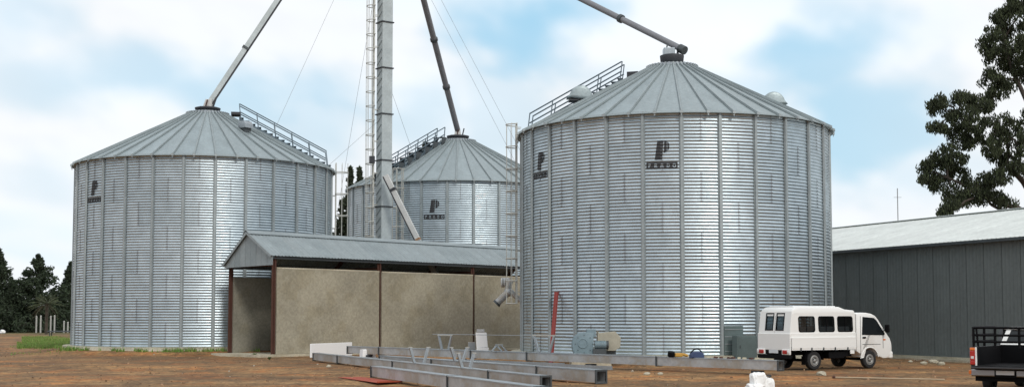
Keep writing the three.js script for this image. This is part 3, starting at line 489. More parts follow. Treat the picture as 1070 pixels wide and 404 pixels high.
{
  const rw = onGround(850, 386.2), fw = onGround(908.5, 384.0), dir = fw.clone().sub(rw).setY(0); const hd = 0.52;   // heading: away and to the right
  const ux = Math.cos(hd), uz = -Math.sin(hd), T = thing('delivery_van', 'white flatbed van with a windowed canopy over its load bed, parked by the dark barn', 'van', [0, 0, 0], hd);
  // the group's origin: ground under the middle of the rear axle; near rear wheel stands 0.70 m to the right
  T.position.set(rw.x - Math.sin(hd) * 0.70, groundY(rw.x, rw.z) + 0.01, rw.z - Math.cos(hd) * 0.70);
  const WB = 2.62, wr = 0.325;
  for (const [x, z] of [[0, 0.70], [0, -0.70], [WB, 0.73], [WB, -0.73]]) wheel(T, x, z, wr, 0.2, Math.sign(z));
  // cab: side outline with wheel arch
  const cabP = [[1.98, 0.62], [2.18, 0.5], [2.24, 0.42], ...arc(WB, wr, 0.42, Math.PI * 0.93, Math.PI * 0.08, 12), [3.3, 0.34], [3.6, 0.36], [3.71, 0.48], [3.74, 0.7], [3.72, 0.9], [3.64, 1.08], [3.52, 1.2], [3.06, 1.76], [2.93, 1.88], [2.76, 1.95], [2.5, 1.985], [2.2, 1.99], [1.98, 1.95]];
  const cab = part('cab', toCreasedNormals(prism(cabP, 1.66, 0.06), 0.5), M.white, T);
  const pane = (name, outline, z, t = 0.02) => part(name, prism(outline, t).translate(0, 0, z), M.glass, T);
  const WIN = [[-0.72, 0.0], [0.2, 0.92], [1.1, 1.8]], winP = (x0, x1, e = 0) => [...arc(x1 - 0.09, 1.42 + e, 0.09, -Math.PI / 2, 0, 4), ...arc(x1 - 0.11, 1.75 - e, 0.09, 0, Math.PI / 2, 4), ...arc(x0 + 0.07, 1.75 - e, 0.09, Math.PI / 2, Math.PI, 4), ...arc(x0 + 0.09, 1.42 + e, 0.09, Math.PI, Math.PI * 1.5, 4)];
  const canLow = [[-1.11, 1.1], [-1.12, 1.3], [-1.03, 1.97], [1.94, 1.97], [1.94, 1.1]];
  for (const s of [1, -1]) {
    pane('side_window', [[2.24, 1.2], [3.34, 1.18], [3.36, 1.24], [2.95, 1.72], [2.83, 1.8], [2.28, 1.84]], s * 0.834);
    const door = sub('door', T);
    part('door_seam', merge([box(0.018, 1.36, 0.006, 2.17, 1.18, s * 0.832), box(0.018, 0.5, 0.006, 3.28, 0.96, s * 0.832), box(0.9, 0.018, 0.006, 2.7, 0.86, s * 0.832)]), M.darkSteel, door);
    part('handle', rbox(0.16, 0.06, 0.04, 2.34, 1.1, s * 0.845, 0.012), M.black, door);
    part('arch_lip', new THREE.TubeGeometry(new THREE.CatmullRomCurve3(arc(WB, wr, 0.425, Math.PI * 0.95, Math.PI * 0.06, 14).map(([x, y]) => V(x, y, s * 0.825))), 24, 0.018, 6), M.white, T);
    part('side_lamp', rbox(0.12, 0.05, 0.02, 3.34, 1.02, s * 0.835, 0.008), M.lampAmber, T);
    part('headlight', rbox(0.12, 0.22, 0.26, 3.655, 0.86, s * 0.64, 0.04), M.lampClear, T);
    const mir = sub('mirror', T); part('arm', rod(V(3.2, 1.3, s * 0.82), V(3.3, 1.38, s * 1.0), 0.016, 6), M.black, mir); part('shell', rbox(0.09, 0.28, 0.18, 3.3, 1.42, s * 1.02, 0.03), M.black, mir);
    // drop side with hinges
    const ds = part('drop_side', rbox(3.02, 0.38, 0.05, 0.41, 0.93, s * 0.85, 0.012), M.white, T);
    part('rub_strip', box(3.0, 0.035, 0.02, 0.41, 1.105, s * 0.868), M.white, ds); part('lower_rail', box(3.02, 0.05, 0.06, 0.41, 0.715, s * 0.835), M.white, ds);
    for (const x of [-0.7, -0.2, 0.35, 0.9, 1.5]) part('hinge', box(0.05, 0.12, 0.03, x, 0.72, s * 0.872), M.darkSteel, ds);
    part('canopy_side', prism(canLow, 0.045, 0.012, WIN.map(([x0, x1]) => winP(x0, x1))).translate(0, 0, s * 0.795), M.white, T);
    for (const [x0, x1] of WIN) { // canopy windows
      const w = part('canopy_window', new THREE.ShapeGeometry(new THREE.Shape(winP(x0, x1).map(([x, y]) => new THREE.Vector2(x, y)))).translate(0, 0, s * 0.8), M.pane, T);
      part('rubber_seal', prism(winP(x0 - 0.025, x1 + 0.025, -0.025), 0.016, 0, [winP(x0 + 0.012, x1 - 0.012, 0.012)]).translate(0, 0, s * 0.815), M.black, w);
      part('divider', box(0.02, 0.5, 0.012, (x0 + x1) / 2, 1.585, s * 0.806), M.black, w);
    }
    part('mudguard', new THREE.CylinderGeometry(0.4, 0.4, 0.24, 16, 1, true, Math.PI * 0.5, Math.PI).rotateX(Math.PI / 2).translate(0, wr + 0.02, s * 0.70), M.black, T);
    part('mud_flap', box(0.02, 0.3, 0.22, -0.42, 0.33, s * 0.7), M.black, T);
  }
  part('windscreen', prism([[-0.74, 0], [0.74, 0], [0.66, 0.68], [-0.66, 0.68]], 0.02).rotateY(Math.PI / 2).applyMatrix4(new THREE.Matrix4().makeRotationZ(0.685)).translate(3.515, 1.225, 0), M.glass, T);
  part('front_bumper', rbox(0.2, 0.26, 1.68, 3.68, 0.47, 0, 0.06), M.white, T);
  part('floor_pan', box(3.06, 0.1, 1.66, 0.41, 0.76, 0), M.darkSteel, T);
  // canopy shell
  const canP = [[-1.05, 1.87], [-1.03, 2.0], [-0.98, 2.1], [-0.86, 2.17], [-0.6, 2.2], [1.2, 2.19], [1.5, 2.1], [1.9, 2.07], [1.94, 2.02], [1.94, 1.87]];
  part('canopy_roof', toCreasedNormals(prism(canP, 1.64, 0.08), 0.6), M.white, T); part('canopy_front', box(0.04, 0.85, 1.56, 1.92, 1.53, 0), M.cabin, T);
  for (const s of [1, -1]) part('bench_seat', merge([rbox(2.6, 0.1, 0.36, 0.4, 1.2, s * 0.56, 0.03), rbox(2.6, 0.28, 0.08, 0.4, 1.36, s * 0.73, 0.03)]), M.cabin, T);
  for (const s of [1, -1]) part('canopy_skirt', rbox(3.05, 0.2, 0.06, 0.42, 1.19, s * 0.805, 0.02), M.white, T);
  part('roof_ridge', rbox(2.0, 0.04, 1.2, 0.2, 2.2, 0, 0.015), M.white, T);
  // rear: tailgate panel, two door windows, lamps, bumper, plate
  part('tailgate', rbox(0.06, 0.58, 1.66, -1.13, 0.98, 0, 0.02), M.white, T);
  const tilt = new THREE.Matrix4().makeTranslation(-1.105, 1.36, 0).multiply(new THREE.Matrix4().makeRotationZ(-0.128));
  for (const s of [1, -1]) {
    const hz = (a, b, z0, z1) => [[z0, a], [z0, b], [z1, b], [z1, a]], z0 = s * 0.09, z1 = s * 0.45;
    const d = part('rear_door', prism([[s * 0.012, -0.24], [s * 0.8, -0.24], [s * 0.8, 0.68], [s * 0.012, 0.68]], 0.035, 0.006, [hz(0.03, 0.59, z0, z1)]).rotateY(-Math.PI / 2).applyMatrix4(tilt), M.white, T);
    part('window', box(0.004, 0.56, 0.36, 0, 0.31, s * 0.27).applyMatrix4(tilt), M.pane, d);
    for (const y of [0.17, 0.31, 0.45]) part('guard_bar', box(0.012, 0.014, 0.36, 0.03, y, s * 0.27).applyMatrix4(tilt), M.black, d);
    part('rubber_seal', prism(hz(0.0, 0.62, s * 0.06, s * 0.48), 0.02, 0, [hz(0.04, 0.58, s * 0.1, s * 0.44)]).rotateY(-Math.PI / 2).applyMatrix4(tilt).translate(-0.014, 0, 0), M.black, d);
    part('hinge', rbox(0.03, 0.05, 0.07, -0.02, -0.12, s * 0.6, 0.01).applyMatrix4(tilt), M.rim, d);
    const tl = sub('tail_light', T);
    part('red_lens', rbox(0.07, 0.14, 0.24, -1.18, 0.63, s * 0.6, 0.03), M.lampRed, tl); part('clear_lens', rbox(0.07, 0.1, 0.1, -1.182, 0.63, s * 0.775, 0.02), M.lampClear, tl); part('housing', rbox(0.06, 0.19, 0.42, -1.16, 0.63, s * 0.645, 0.025), M.white, tl);
  }
  part('door_latch', rbox(0.05, 0.1, 0.05, -1.13, 1.2, 0, 0.01), M.black, T);
  part('rear_bumper', rbox(0.1, 0.14, 1.66, -1.13, 0.46, 0, 0.02), M.black, T); part('light_bar', box(0.05, 0.16, 1.1, -1.12, 0.62, 0), M.black, T);
  part('number_plate', rbox(0.02, 0.11, 0.46, -1.165, 0.635, 0.0, 0.004), M.plate, T);
  // chassis below
  for (const s of [1, -1]) part('chassis_rail', box(4.4, 0.15, 0.09, 1.1, 0.58, s * 0.38), M.black, T);
  for (const x of [0, WB]) part('axle', rod(V(x, wr, -0.66), V(x, wr, 0.66), 0.05, 10), M.black, T);
  part('fuel_tank', rbox(0.75, 0.26, 0.34, 1.1, 0.5, 0.58, 0.04), M.black, T); part('spare_wheel', new THREE.CylinderGeometry(0.31, 0.31, 0.18, 24).translate(-0.68, 0.5, 0), M.rubber, T);
  part('filler_cap', rbox(0.2, 0.14, 0.05, 1.74, 0.6, 0.84, 0.02), M.white, T);
  part('battery_box', rbox(0.4, 0.24, 0.3, 1.62, 0.55, 0.6, 0.03), M.black, T);
}
{ // pickup whose rear stands at the frame's edge
  const hd = 0.94, T = thing('pickup_truck', 'black pickup with a white cab, open load bed and black pipe rails around it', 'pickup', [0, 0, 0], hd);
  const corner = onGround(1015.5, 410.5), ux = V(Math.cos(hd), 0, -Math.sin(hd)), uz = V(Math.sin(hd), 0, Math.cos(hd));
  T.position.copy(corner).addScaledVector(uz, 0.86).addScaledVector(ux, 0.0).setY(groundY(corner.x, corner.z) + 0.005);     // origin: ground below the middle of the rear end
  const wr = 0.34, RA = 1.15, WB = 2.95;
  for (const [x, z] of [[RA, 0.72], [RA, -0.72], [RA + WB, 0.72], [RA + WB, -0.72]]) wheel(T, x, z, wr, 0.22, Math.sign(z));
  for (const s of [1, -1]) {
    part('bed_side', toCreasedNormals(prism([[0.03, 0.55], [0.68, 0.55], ...arc(RA, wr, 0.46, Math.PI * 0.85, Math.PI * 0.15, 10), [2.18, 0.5], [2.18, 1.14], [0.0, 1.14]], 0.12, 0.02), 0.5).translate(0, 0, s * 0.80), M.bodyBlack, T);
    const tl = sub('tail_light', T);
    part('amber_lens', rbox(0.06, 0.07, 0.12, -0.01, 1.085, s * 0.80, 0.015), M.lampAmber, tl); part('red_lens', rbox(0.06, 0.24, 0.12, -0.01, 0.925, s * 0.80, 0.015), M.lampRed, tl);
    part('clear_lens', rbox(0.062, 0.07, 0.08, -0.012, 0.88, s * 0.80, 0.012), M.lampClear, tl); part('lower_red_lens', rbox(0.06, 0.1, 0.12, -0.01, 0.755, s * 0.80, 0.015), M.lampRed, tl);
    part('bed_pillar', rbox(0.04, 0.48, 0.04, 0.0, 0.89, s * 0.72, 0.008), M.white, T);
    part('inner_liner', box(2.1, 0.46, 0.03, 1.1, 0.9, s * 0.715), M.black, T);
    part('reflector', rbox(0.05, 0.09, 0.14, -0.13, 0.53, s * 0.79, 0.01), M.lampAmber, T);
    part('cab_side', toCreasedNormals(prism([[2.2, 0.4], [3.6, 0.35], ...arc(RA + WB, wr, 0.46, Math.PI * 0.9, Math.PI * 0.1, 10), [4.75, 0.4], [4.8, 0.85], [4.6, 1.0], [3.75, 1.08], [3.1, 1.58], [2.55, 1.6], [2.28, 1.14], [2.2, 1.1]], 0.1, 0.03), 0.5).translate(0, 0, s * 0.77), M.bodyBlack, T);
    part('door_window', prism([[2.45, 1.12], [3.55, 1.1], [3.05, 1.5], [2.62, 1.52]], 0.02).translate(0, 0, s * 0.825), M.glass, T);
  }
  part('cab_roof', rbox(0.72, 0.07, 1.42, 2.83, 1.57, 0, 0.03), M.white, T); part('cab_back', rbox(0.06, 0.62, 1.5, 2.26, 0.82, 0, 0.02), M.bodyBlack, T); part('bonnet', rbox(1.2, 0.5, 1.5, 4.15, 0.78, 0, 0.08), M.bodyBlack, T);
  const rwm = new THREE.Matrix4().makeTranslation(2.3, 1.12, 0).multiply(new THREE.Matrix4().makeRotationZ(-0.52));
  part('rear_window', prism([[-0.62, 0.08], [0.62, 0.08], [0.52, 0.46], [-0.52, 0.46]], 0.02).rotateY(Math.PI / 2).applyMatrix4(rwm), M.glass, T);
  part('window_surround', prism([[-0.76, 0], [0.76, 0], [0.62, 0.54], [-0.62, 0.54]], 0.05, 0.01, [[[-0.62, 0.08], [-0.52, 0.46], [0.52, 0.46], [0.62, 0.08]]]).rotateY(Math.PI / 2).applyMatrix4(rwm), M.white, T);
  part('windscreen', prism([[-0.66, 0], [0.66, 0], [0.56, 0.74], [-0.56, 0.74]], 0.02).rotateY(Math.PI / 2).applyMatrix4(new THREE.Matrix4().makeTranslation(3.74, 1.06, 0).multiply(new THREE.Matrix4().makeRotationZ(0.9))), M.glass, T);
  part('bed_floor', box(2.16, 0.06, 1.44, 1.1, 0.66, 0), M.black, T); part('bed_front', box(0.04, 0.5, 1.44, 2.16, 0.9, 0), M.black, T);
  const tg = part('tailgate', rbox(0.46, 0.05, 1.44, -0.24, 0.65, 0, 0.015), M.bodyBlack, T); part('liner', box(0.42, 0.012, 1.38, -0.24, 0.682, 0), M.black, tg);
  const bp = part('rear_bumper', rbox(0.16, 0.17, 1.62, -0.08, 0.52, 0, 0.03), M.chrome, T); part('step_pad', box(0.1, 0.02, 1.2, -0.1, 0.612, 0), M.black, bp); part('tow_plate', box(0.04, 0.16, 0.5, -0.16, 0.5, 0), M.black, bp);
  part('number_plate', rbox(0.02, 0.1, 0.42, -0.185, 0.53, 0.0, 0.004), M.plate, T);
  part('under_bar', box(0.1, 0.12, 1.5, 0.06, 0.37, 0), M.black, T); for (const s of [1, -1]) part('chassis_rail', box(4.3, 0.13, 0.1, 2.3, 0.45, s * 0.42), M.black, T); part('axle', rod(V(RA, wr, -0.66), V(RA, wr, 0.66), 0.06, 10), M.black, T);
  // pipe rails round the bed
  const rails = sub('pipe_rails', T), z0 = 0.82, loop = (y) => new THREE.TubeGeometry(new THREE.CatmullRomCurve3([V(2.1, y, -z0), V(0.14, y, -z0), V(0.06, y, -z0 + 0.08), V(0.06, y, z0 - 0.08), V(0.14, y, z0), V(2.1, y, z0)], false, 'catmullrom', 0.05), 60, 0.03, 7);
  for (const y of [1.26, 1.42, 1.6]) part('rail', loop(y), M.black, rails);
  for (const [x, z] of [[0.07, -z0 + 0.03], [0.07, z0 - 0.03], [0.07, -0.28], [0.07, 0.28], [1.1, -z0], [1.1, z0], [2.08, -z0], [2.08, z0]]) part('upright', rod(V(x, 1.12, z), V(x, 1.6, z), 0.032, 8), M.black, rails);
  part('corner_brace', rod(V(0.07, 1.14, -z0 + 0.14), V(0.07, 1.58, -z0 + 0.1), 0.025, 7), M.black, rails);
}

// ------------------------------------------------------------------ trunking lying in the yard
function trunking(label, A, B, size, cuts, frames, extra) {                     // hollow square duct from A to B (centres), flanged where sections meet
  const T = thing('conveyor_trunking', label, 'duct', A.toArray(), 0, 'steel trunking lying in the yard'), d = B.clone().sub(A), L = d.length(); d.normalize();
  const side = d.clone().cross(YUP).normalize(), up = side.clone().cross(d), basis = new THREE.Matrix4().makeBasis(side, up, d.clone().negate()), h = size / 2, i = h - 0.012;
  const ends = [0, ...cuts, 1];
  for (let k = 0; k + 1 < ends.length; k++) {
    const g = prism([[-h, -h], [h, -h], [h, h], [-h, h]], (ends[k + 1] - ends[k]) * L - 0.02, 0, [[[-i, -i], [-i, i], [i, i], [i, -i]]]).applyMatrix4(basis);
    const m = (ends[k] + ends[k + 1]) / 2 * L; part('duct_section', g, M.trunk, T).position.copy(d.clone().multiplyScalar(m));
    part('top_lip', box(size + 0.05, 0.03, (ends[k + 1] - ends[k]) * L - 0.06).applyMatrix4(basis), M.zinc, T).position.copy(d.clone().multiplyScalar(m).addScaledVector(up, h + 0.016));
  }
  const fh = h + 0.035, fg = prism([[-fh, -fh], [fh, -fh], [fh, fh], [-fh, fh]], 0.05, 0, [[[-i, -i], [-i, i], [i, i], [i, -i]]]).applyMatrix4(basis);
  ends.forEach((e, k) => { const f = part('flange', fg, M.darkSteel, T); f.position.copy(d).multiplyScalar(clamp(e * L, 0.03, L - 0.03)); });
  for (const [t, fw, fhgt, across] of frames) {
    const c = sub('cross_frame', T), p = d.clone().multiplyScalar(t * L).addScaledVector(up, h + 0.03), s = across ? side : d;   // legs splay along or across the duct
    const q = (a, y) => p.clone().addScaledVector(s, a).addScaledVector(YUP, y);
    part('leg', beam(q(-fw * 0.26, 0), q(-fw * 0.5, fhgt), 0.08, 0.07, across ? d : side), M.zinc, c); part('leg', beam(q(fw * 0.26, 0), q(fw * 0.5, fhgt), 0.08, 0.07, across ? d : side), M.zinc, c); if (!across) part('top_bar', beam(q(-fw * 0.56, fhgt + 0.02), q(fw * 0.56, fhgt + 0.02), 0.06, 0.05), M.ladder, c); else for (const e of [-1, 1]) part('end_cleat', beam(q(e * fw * 0.4, fhgt + 0.01), q(e * fw * 0.62, fhgt + 0.01), 0.09, 0.025), M.ladder, c);
  }
  return { T, L, d, up, side };
}
const lift = (v, y) => v.clone().setY(y);
{
  const g = (px, py) => onGround(px, py);
  // front-most
  trunking('short trunking duct nearest the red sheet, with no frames on it', lift(g(392, 394.5), 0.19), lift(g(566, 421), 0.19), 0.28, [0.55], []);
  // long one with two splayed frames
  trunking('long trunking duct with splayed frames, its far end beside the white foam block', lift(g(330, 377), 0.18), lift(g(571, 406), 0.18), 0.26, [0.16, 0.46, 0.84], [[0.565, 0.62, 0.5, 1], [0.75, 0.5, 0.42, 1]]);
  // two in the middle
  trunking('trunking duct with an open flanged end, lying below the blue fan', lift(g(400, 382), 0.2), lift(g(629, 401), 0.2), 0.32, [0.3, 0.78], [[0.42, 0.6, 0.42, 1]]);
  // long rear run, propped up
  const r = trunking('longest trunking duct, propped on blocks, carrying the yellow and blue tools', lift(at(365, 364, 55.5), 0.36), lift(at(817, 386, 39.6), 0.3), 0.28, [0.1, 0.36, 0.5, 0.78], [[0.285, 0.78, 0.55], [0.535, 1.05, 0.62]]);
  const block = (t, label) => { const p = at(365, 364, 55.5).lerp(at(817, 386, 39.6), t), h = mix(0.36, 0.3, t) - 0.18 - groundY(p.x, p.z), o = thing('timber_block', label, 'block', [p.x, groundY(p.x, p.z) - 0.01, p.z], 0.4, 'timber blocks under the duct'); part('block', rbox(0.3, h + 0.01, 0.34, 0, h / 2, 0, 0.015), M.dark, o); };
  for (const [t, w] of [[0.06, 'beside the foam pieces'], [0.33, 'near the white panel'], [0.64, 'below the blue-grey fan'], [0.96, 'at its end beside the van']]) block(t, 'dark timber block propping the longest duct ' + w);
  // loose angle irons lying between the ducts
  for (const [x0, y0, x1, y1, label] of [[396, 379, 604, 391, 'thin steel angle lying between the open-ended duct and the framed duct'], [430, 377.5, 640, 387.5, 'thin steel angle lying behind the open-ended duct'], [372, 376.5, 520, 383.5, 'thin steel angle lying beside the foam pieces'], [480, 379.5, 590, 384, 'short steel angle lying below the small bracket']]) {
    const a = g(x0, y0), b = g(x1, y1), A = thing('steel_angle', label, 'angle iron', [a.x, Math.max(groundY(a.x, a.z), 0) + 0.05, a.z], 0, 'angle irons among the ducts'), d2 = b.clone().sub(a); d2.y = 0;
    part('flat', beam(V(0, 0, 0), d2, 0.12, 0.014), M.zinc, A); part('web', beam(V(0, 0.06, 0.055), d2.clone().add(V(0, 0.06, 0.055)), 0.014, 0.12), M.zinc, A);
  }
  // thin rod resting across the frame tops
  const L = r.L, A = at(365, 364, 55.5).setY(0.36), f = (t, h) => A.clone().addScaledVector(r.d, t * L).add(V(0, 0.2 + h, 0));
  tag(part('steel_rod', rod(f(0.25, 0.57), f(0.585, 0.6), 0.011, 6), M.zinc), 'thin steel rod lying across the two tallest frames', 'rod');
  // small angle brackets pile
  const bp = f(0.425, -0.04), bt = thing('steel_bracket', 'small triangular steel bracket resting on the longest duct', 'bracket', bp.toArray(), 0.5);
  part('leg', beam(V(-0.3, 0, 0), V(-0.08, 0.24, 0), 0.06, 0.05), M.zinc, bt); part('leg', beam(V(0.1, 0.24, 0), V(0.34, 0, 0), 0.06, 0.05), M.zinc, bt); part('brace', beam(V(-0.06, 0.2, 0), V(0.14, 0, 0), 0.05, 0.05), M.zinc, bt); part('top_plate', box(0.3, 0.03, 0.12, 0.02, 0.25, 0), M.zinc, bt); part('foot', box(0.72, 0.03, 0.12, 0.02, 0.0, 0), M.zinc, bt);
  // power tools left on the duct
  const k1 = f(0.815, -0.045), dr = thing('angle_grinder', 'yellow power tool lying on the longest duct', 'tool', k1.toArray(), 0.3);
  part('body', rbox(0.3, 0.13, 0.14, 0.05, 0.08, 0, 0.04), M.yellow, dr); part('head', new THREE.CylinderGeometry(0.12, 0.12, 0.16, 14).rotateX(0.3).translate(-0.22, 0.11, 0), M.black, dr); part('handle', rod(V(0.2, 0.1, 0), V(0.38, 0.05, 0.04), 0.05, 8), M.yellow, dr);
  const k2 = f(0.852, -0.045), bag = thing('tool_bag', 'navy blue tool bag with a black handle sitting on the longest duct', 'bag', k2.toArray(), 0.3);
  part('body', prism([[-0.32, 0], [0.32, 0], [0.28, 0.2], [0.1, 0.28], [-0.24, 0.26], [-0.3, 0.14]], 0.26, 0.05), M.navy, bag); part('handle', new THREE.TubeGeometry(new THREE.CatmullRomCurve3([V(-0.28, 0.22, 0), V(-0.1, 0.36, 0), V(0.1, 0.36, 0), V(0.24, 0.24, 0)]), 14, 0.028, 6), M.black, bag); bag.scale.setScalar(0.8);
  const R = rng(8); for (let i = 0; i < 9; i++) { const q = f(0.876 + 0.0105 * i, -0.05).add(V((R() - 0.5) * 0.1, 0, (R() - 0.5) * 0.1)), s = thing('offcut', 'small scrap offcut on the longest duct behind the tools', 'scrap', q.toArray(), R() * 3, 'scraps on the longest duct'); part('piece', prism([[-0.07, 0], [0.06, 0], [0.08, 0.04 + 0.04 * R()], [-0.03, 0.08]], 0.1, 0.008), R() > 0.5 ? M.slab : M.rust, s); }
}
// ------------------------------------------------------------------ things about the yard
{ // white foam block against the shed wall
  const a = onGround(324, 373.5), b = onGround(367, 371.2), T = thing('foam_block', 'big white foam slab leaning upright at the shed wall', 'foam', a.toArray());
  const d = b.clone().sub(a), L = d.length(); d.normalize(); const yaw = Math.atan2(-d.z, d.x); T.rotation.y = yaw;
  part('slab', rbox(L, 0.62, 0.07, L / 2, 0.31, 0, 0.015), M.foam, T);
  const s = onGround(384, 374.5, 0), T2 = thing('foam_offcut', 'smaller white foam piece beside the big foam slab', 'foam', s.toArray(), 0.5); part('slab', prism([[-0.32, 0], [0.3, 0], [0.3, 0.28], [0.05, 0.3], [0.02, 0.42], [-0.3, 0.4]], 0.4, 0.03).translate(0, 0.0, 0), M.foam, T2);
  const c = at(374, 362, 55).setY(0.6); 
}
{ // white panel standing behind the ducts
  const p = onGround(504, 372.5), T = thing('white_cabinet', 'narrow white folded panel leaning upright in front of the shed wall', 'panel', p.toArray(), -0.1);
  part('lower_panel', prism([[-0.29, 0], [0.31, 0], [0.29, 0.42], [-0.26, 0.42]], 0.16, 0.01).rotateX(-0.08), M.foam, T); part('upper_panel', prism([[-0.27, 0.42], [0.25, 0.44], [0.18, 1.1], [-0.32, 1.1]], 0.12, 0.01).rotateX(-0.08), M.foam, T); part('top_box', rbox(0.36, 0.14, 0.12, -0.1, 1.18, -0.1, 0.02), M.trunk, T);
  const q = onGround(493, 371.8), T2 = thing('steel_plate', 'small grey steel plate beside the white panel', 'plate', q.toArray(), 0.2); part('plate', rbox(0.34, 0.62, 0.05, 0, 0.31, 0, 0.01), M.zinc, T2); part('edge', box(0.36, 0.04, 0.08, 0, 0.63, 0), M.trunk, T2);
}
{ // red post leaning on the right silo
  const a = at(575.5, 374.5, 48.6).setY(0), b = at(581.5, 305, 50.6), T = thing('red_post', 'red steel channel leaning against the silo behind the van', 'post', a.toArray());
  const d = b.clone().sub(a); part('web', beam(V(0, 0.02, 0), d, 0.16, 0.025, V(0, 0, 1)), M.redPost, T); for (const s of [-1, 1]) part('flange', beam(V(s * 0.075, 0.02, 0.03), d.clone().add(V(s * 0.075, 0, 0.03)), 0.02, 0.07, V(0, 0, 1)), M.redPost, T);
}
{ // aeration fan with motor, and the square duct it blows into
  const p = at(610, 370, 47.0), T = thing('aeration_fan', 'blue-grey centrifugal fan with its motor beside the silo wall', 'fan', [p.x, 0.32, p.z], 0.05);
  part('plinth', box(1.5, 0.42, 0.8, 0.25, -0.21, 0), M.slab, T);
  const scroll = [[-0.36, 0.06], [0.34, 0.06], [0.36, 0.5], [0.36, 0.92], [0.02, 0.94], [-0.2, 0.9], [-0.36, 0.78], [-0.44, 0.6], [-0.45, 0.36]];
  part('scroll_casing', toCreasedNormals(prism(scroll, 0.34, 0.02), 0.6), M.fanBlue, T); part('inlet_ring', new THREE.TorusGeometry(0.17, 0.02, 8, 24).translate(-0.05, 0.52, 0.18), M.fanBlue, T); part('inlet', new THREE.CylinderGeometry(0.15, 0.15, 0.04, 20).rotateX(Math.PI / 2).translate(-0.05, 0.52, 0.165), M.fanBlue, T);
  part('top_box', rbox(0.34, 0.3, 0.32, 0.28, 0.9, -0.02, 0.02), M.fanBlue, T); const mo = sub('motor', T, [0.62, 0.46, 0.12]); part('barrel', new THREE.CylinderGeometry(0.15, 0.15, 0.42, 18).rotateZ(Math.PI / 2), M.fanBlue, mo); for (let k = 0; k < 7; k++) part('cooling_fin', new THREE.CylinderGeometry(0.168, 0.168, 0.014, 18).rotateZ(Math.PI / 2).translate(-0.16 + k * 0.055, 0, 0), M.fanBlue, mo); part('fan_cowl', new THREE.CylinderGeometry(0.17, 0.14, 0.1, 18).rotateZ(-Math.PI / 2).translate(0.25, 0, 0), M.darkSteel, mo);
  part('motor_stand', box(0.5, 0.3, 0.3, 0.58, 0.17, 0.12), M.darkSteel, T); for (const x of [-0.32, 0.3]) part('foot', box(0.08, 0.3, 0.36, x, 0.13, 0), M.fanBlue, T);
  for (let k = 0; k < 8; k++) { const a = k * 0.785; part('casing_bolt', new THREE.CylinderGeometry(0.018, 0.018, 0.03, 6).rotateX(Math.PI / 2).translate(Math.cos(a) * 0.33, 0.5 + Math.sin(a) * 0.33, 0.175), M.darkSteel, T); }
  const q = at(636.5, 357, 47.3), D = thing('aeration_duct', 'beige square transition duct joining the fan to the silo', 'duct', [q.x, 0.2, q.z], 0.0);
  part('box_section', prism([[-0.42, 0.36], [0.2, 0.36], [0.4, 0.5], [0.42, 0.86], [0.22, 1.08], [-0.42, 1.02]], 0.7, 0.015), M.beige, D); part('flange', box(0.04, 0.8, 0.78, -0.43, 0.68, 0), M.beige, D); part('support', box(0.5, 0.4, 0.4, 0, 0.18, -0.05), M.darkSteel, D);
}
{ // green-grey cabinet next to the van
  const p = at(778.5, 372, 47.8), T = thing('control_cabinet', 'green-grey sheet-metal cabinet at the silo foot beside the van', 'cabinet', [p.x, 0.2, p.z], 0.35);
  part('base', box(0.8, 0.2, 0.36, 0, -0.1, 0), M.slab, T);
  part('body', rbox(0.86, 0.92, 0.4, 0, 0.46, 0, 0.015), M.greenBox, T); part('door_panel', rbox(0.78, 0.82, 0.02, 0, 0.47, 0.205, 0.008), M.greenBox, T); part('handle', rbox(0.03, 0.12, 0.03, -0.32, 0.5, 0.225, 0.008), M.darkSteel, T);
}
{ // white sacks at the lower edge
  const p = onGround(795, 411.5), T = thing('plastic_sack', 'heap of crumpled white plastic sacks and a bucket on bare ground', 'sack', [p.x, 0, p.z], 0.3), R = rng(19);
  const lump = (sx, sy, sz, x, y, z, seed) => { const g = new THREE.IcosahedronGeometry(1, 5), q = g.attributes.position; for (let i = 0; i < q.count; i++) { const a = q.getX(i), b = q.getY(i), c = q.getZ(i), k = 1 + (fbm(a * 2.2 + 5, b * 2.2 + c * 2.6 + 9, seed, 4) - 0.5) * 0.6; q.setXYZ(i, Math.sign(a) * Math.pow(Math.abs(a), 0.55) * k * sx + x, Math.sign(b) * Math.pow(Math.abs(b), 0.6) * k * sy + y, Math.sign(c) * Math.pow(Math.abs(c), 0.6) * k * sz + z); } g.computeVertexNormals(); return g; };
  part('upper_sack', lump(0.17, 0.2, 0.17, -0.06, 0.33, 0, 3), M.whiteMatt, T); part('lower_sack', lump(0.2, 0.13, 0.2, -0.2, 0.12, 0.06, 5), M.whiteMatt, T); part('folded_sack', lump(0.14, 0.2, 0.14, 0.17, 0.2, 0.02, 7), M.whiteMatt, T);
  part('bucket_rim', new THREE.TorusGeometry(0.09, 0.018, 8, 20).rotateX(1.2).translate(0.18, 0.42, 0.02), M.dark, T);
}
{ // red sheet lying flat in front
  const a = onGround(353, 394.5), b = onGround(376, 394), c = onGround(420, 399.3), d = onGround(394, 400.3), o = a.clone().add(c).multiplyScalar(0.5), T = thing('red_sheet', 'flat red metal sheet lying on the ground in front of the ducts', 'sheet', [o.x, groundY(o.x, o.z) + 0.03, o.z]);
  const s = new THREE.Shape([a, b, c, d].map((p) => new THREE.Vector2(p.x - o.x, -(p.z - o.z)))); part('sheet', uvm(new THREE.ExtrudeGeometry(s, { depth: 0.012, bevelEnabled: false }).rotateX(-Math.PI / 2)), M.redSheet, T); part('folded_edge', beam(d.clone().sub(o).setY(0.025), c.clone().sub(o).setY(0.025), 0.03, 0.04), M.redSheet, T);
}
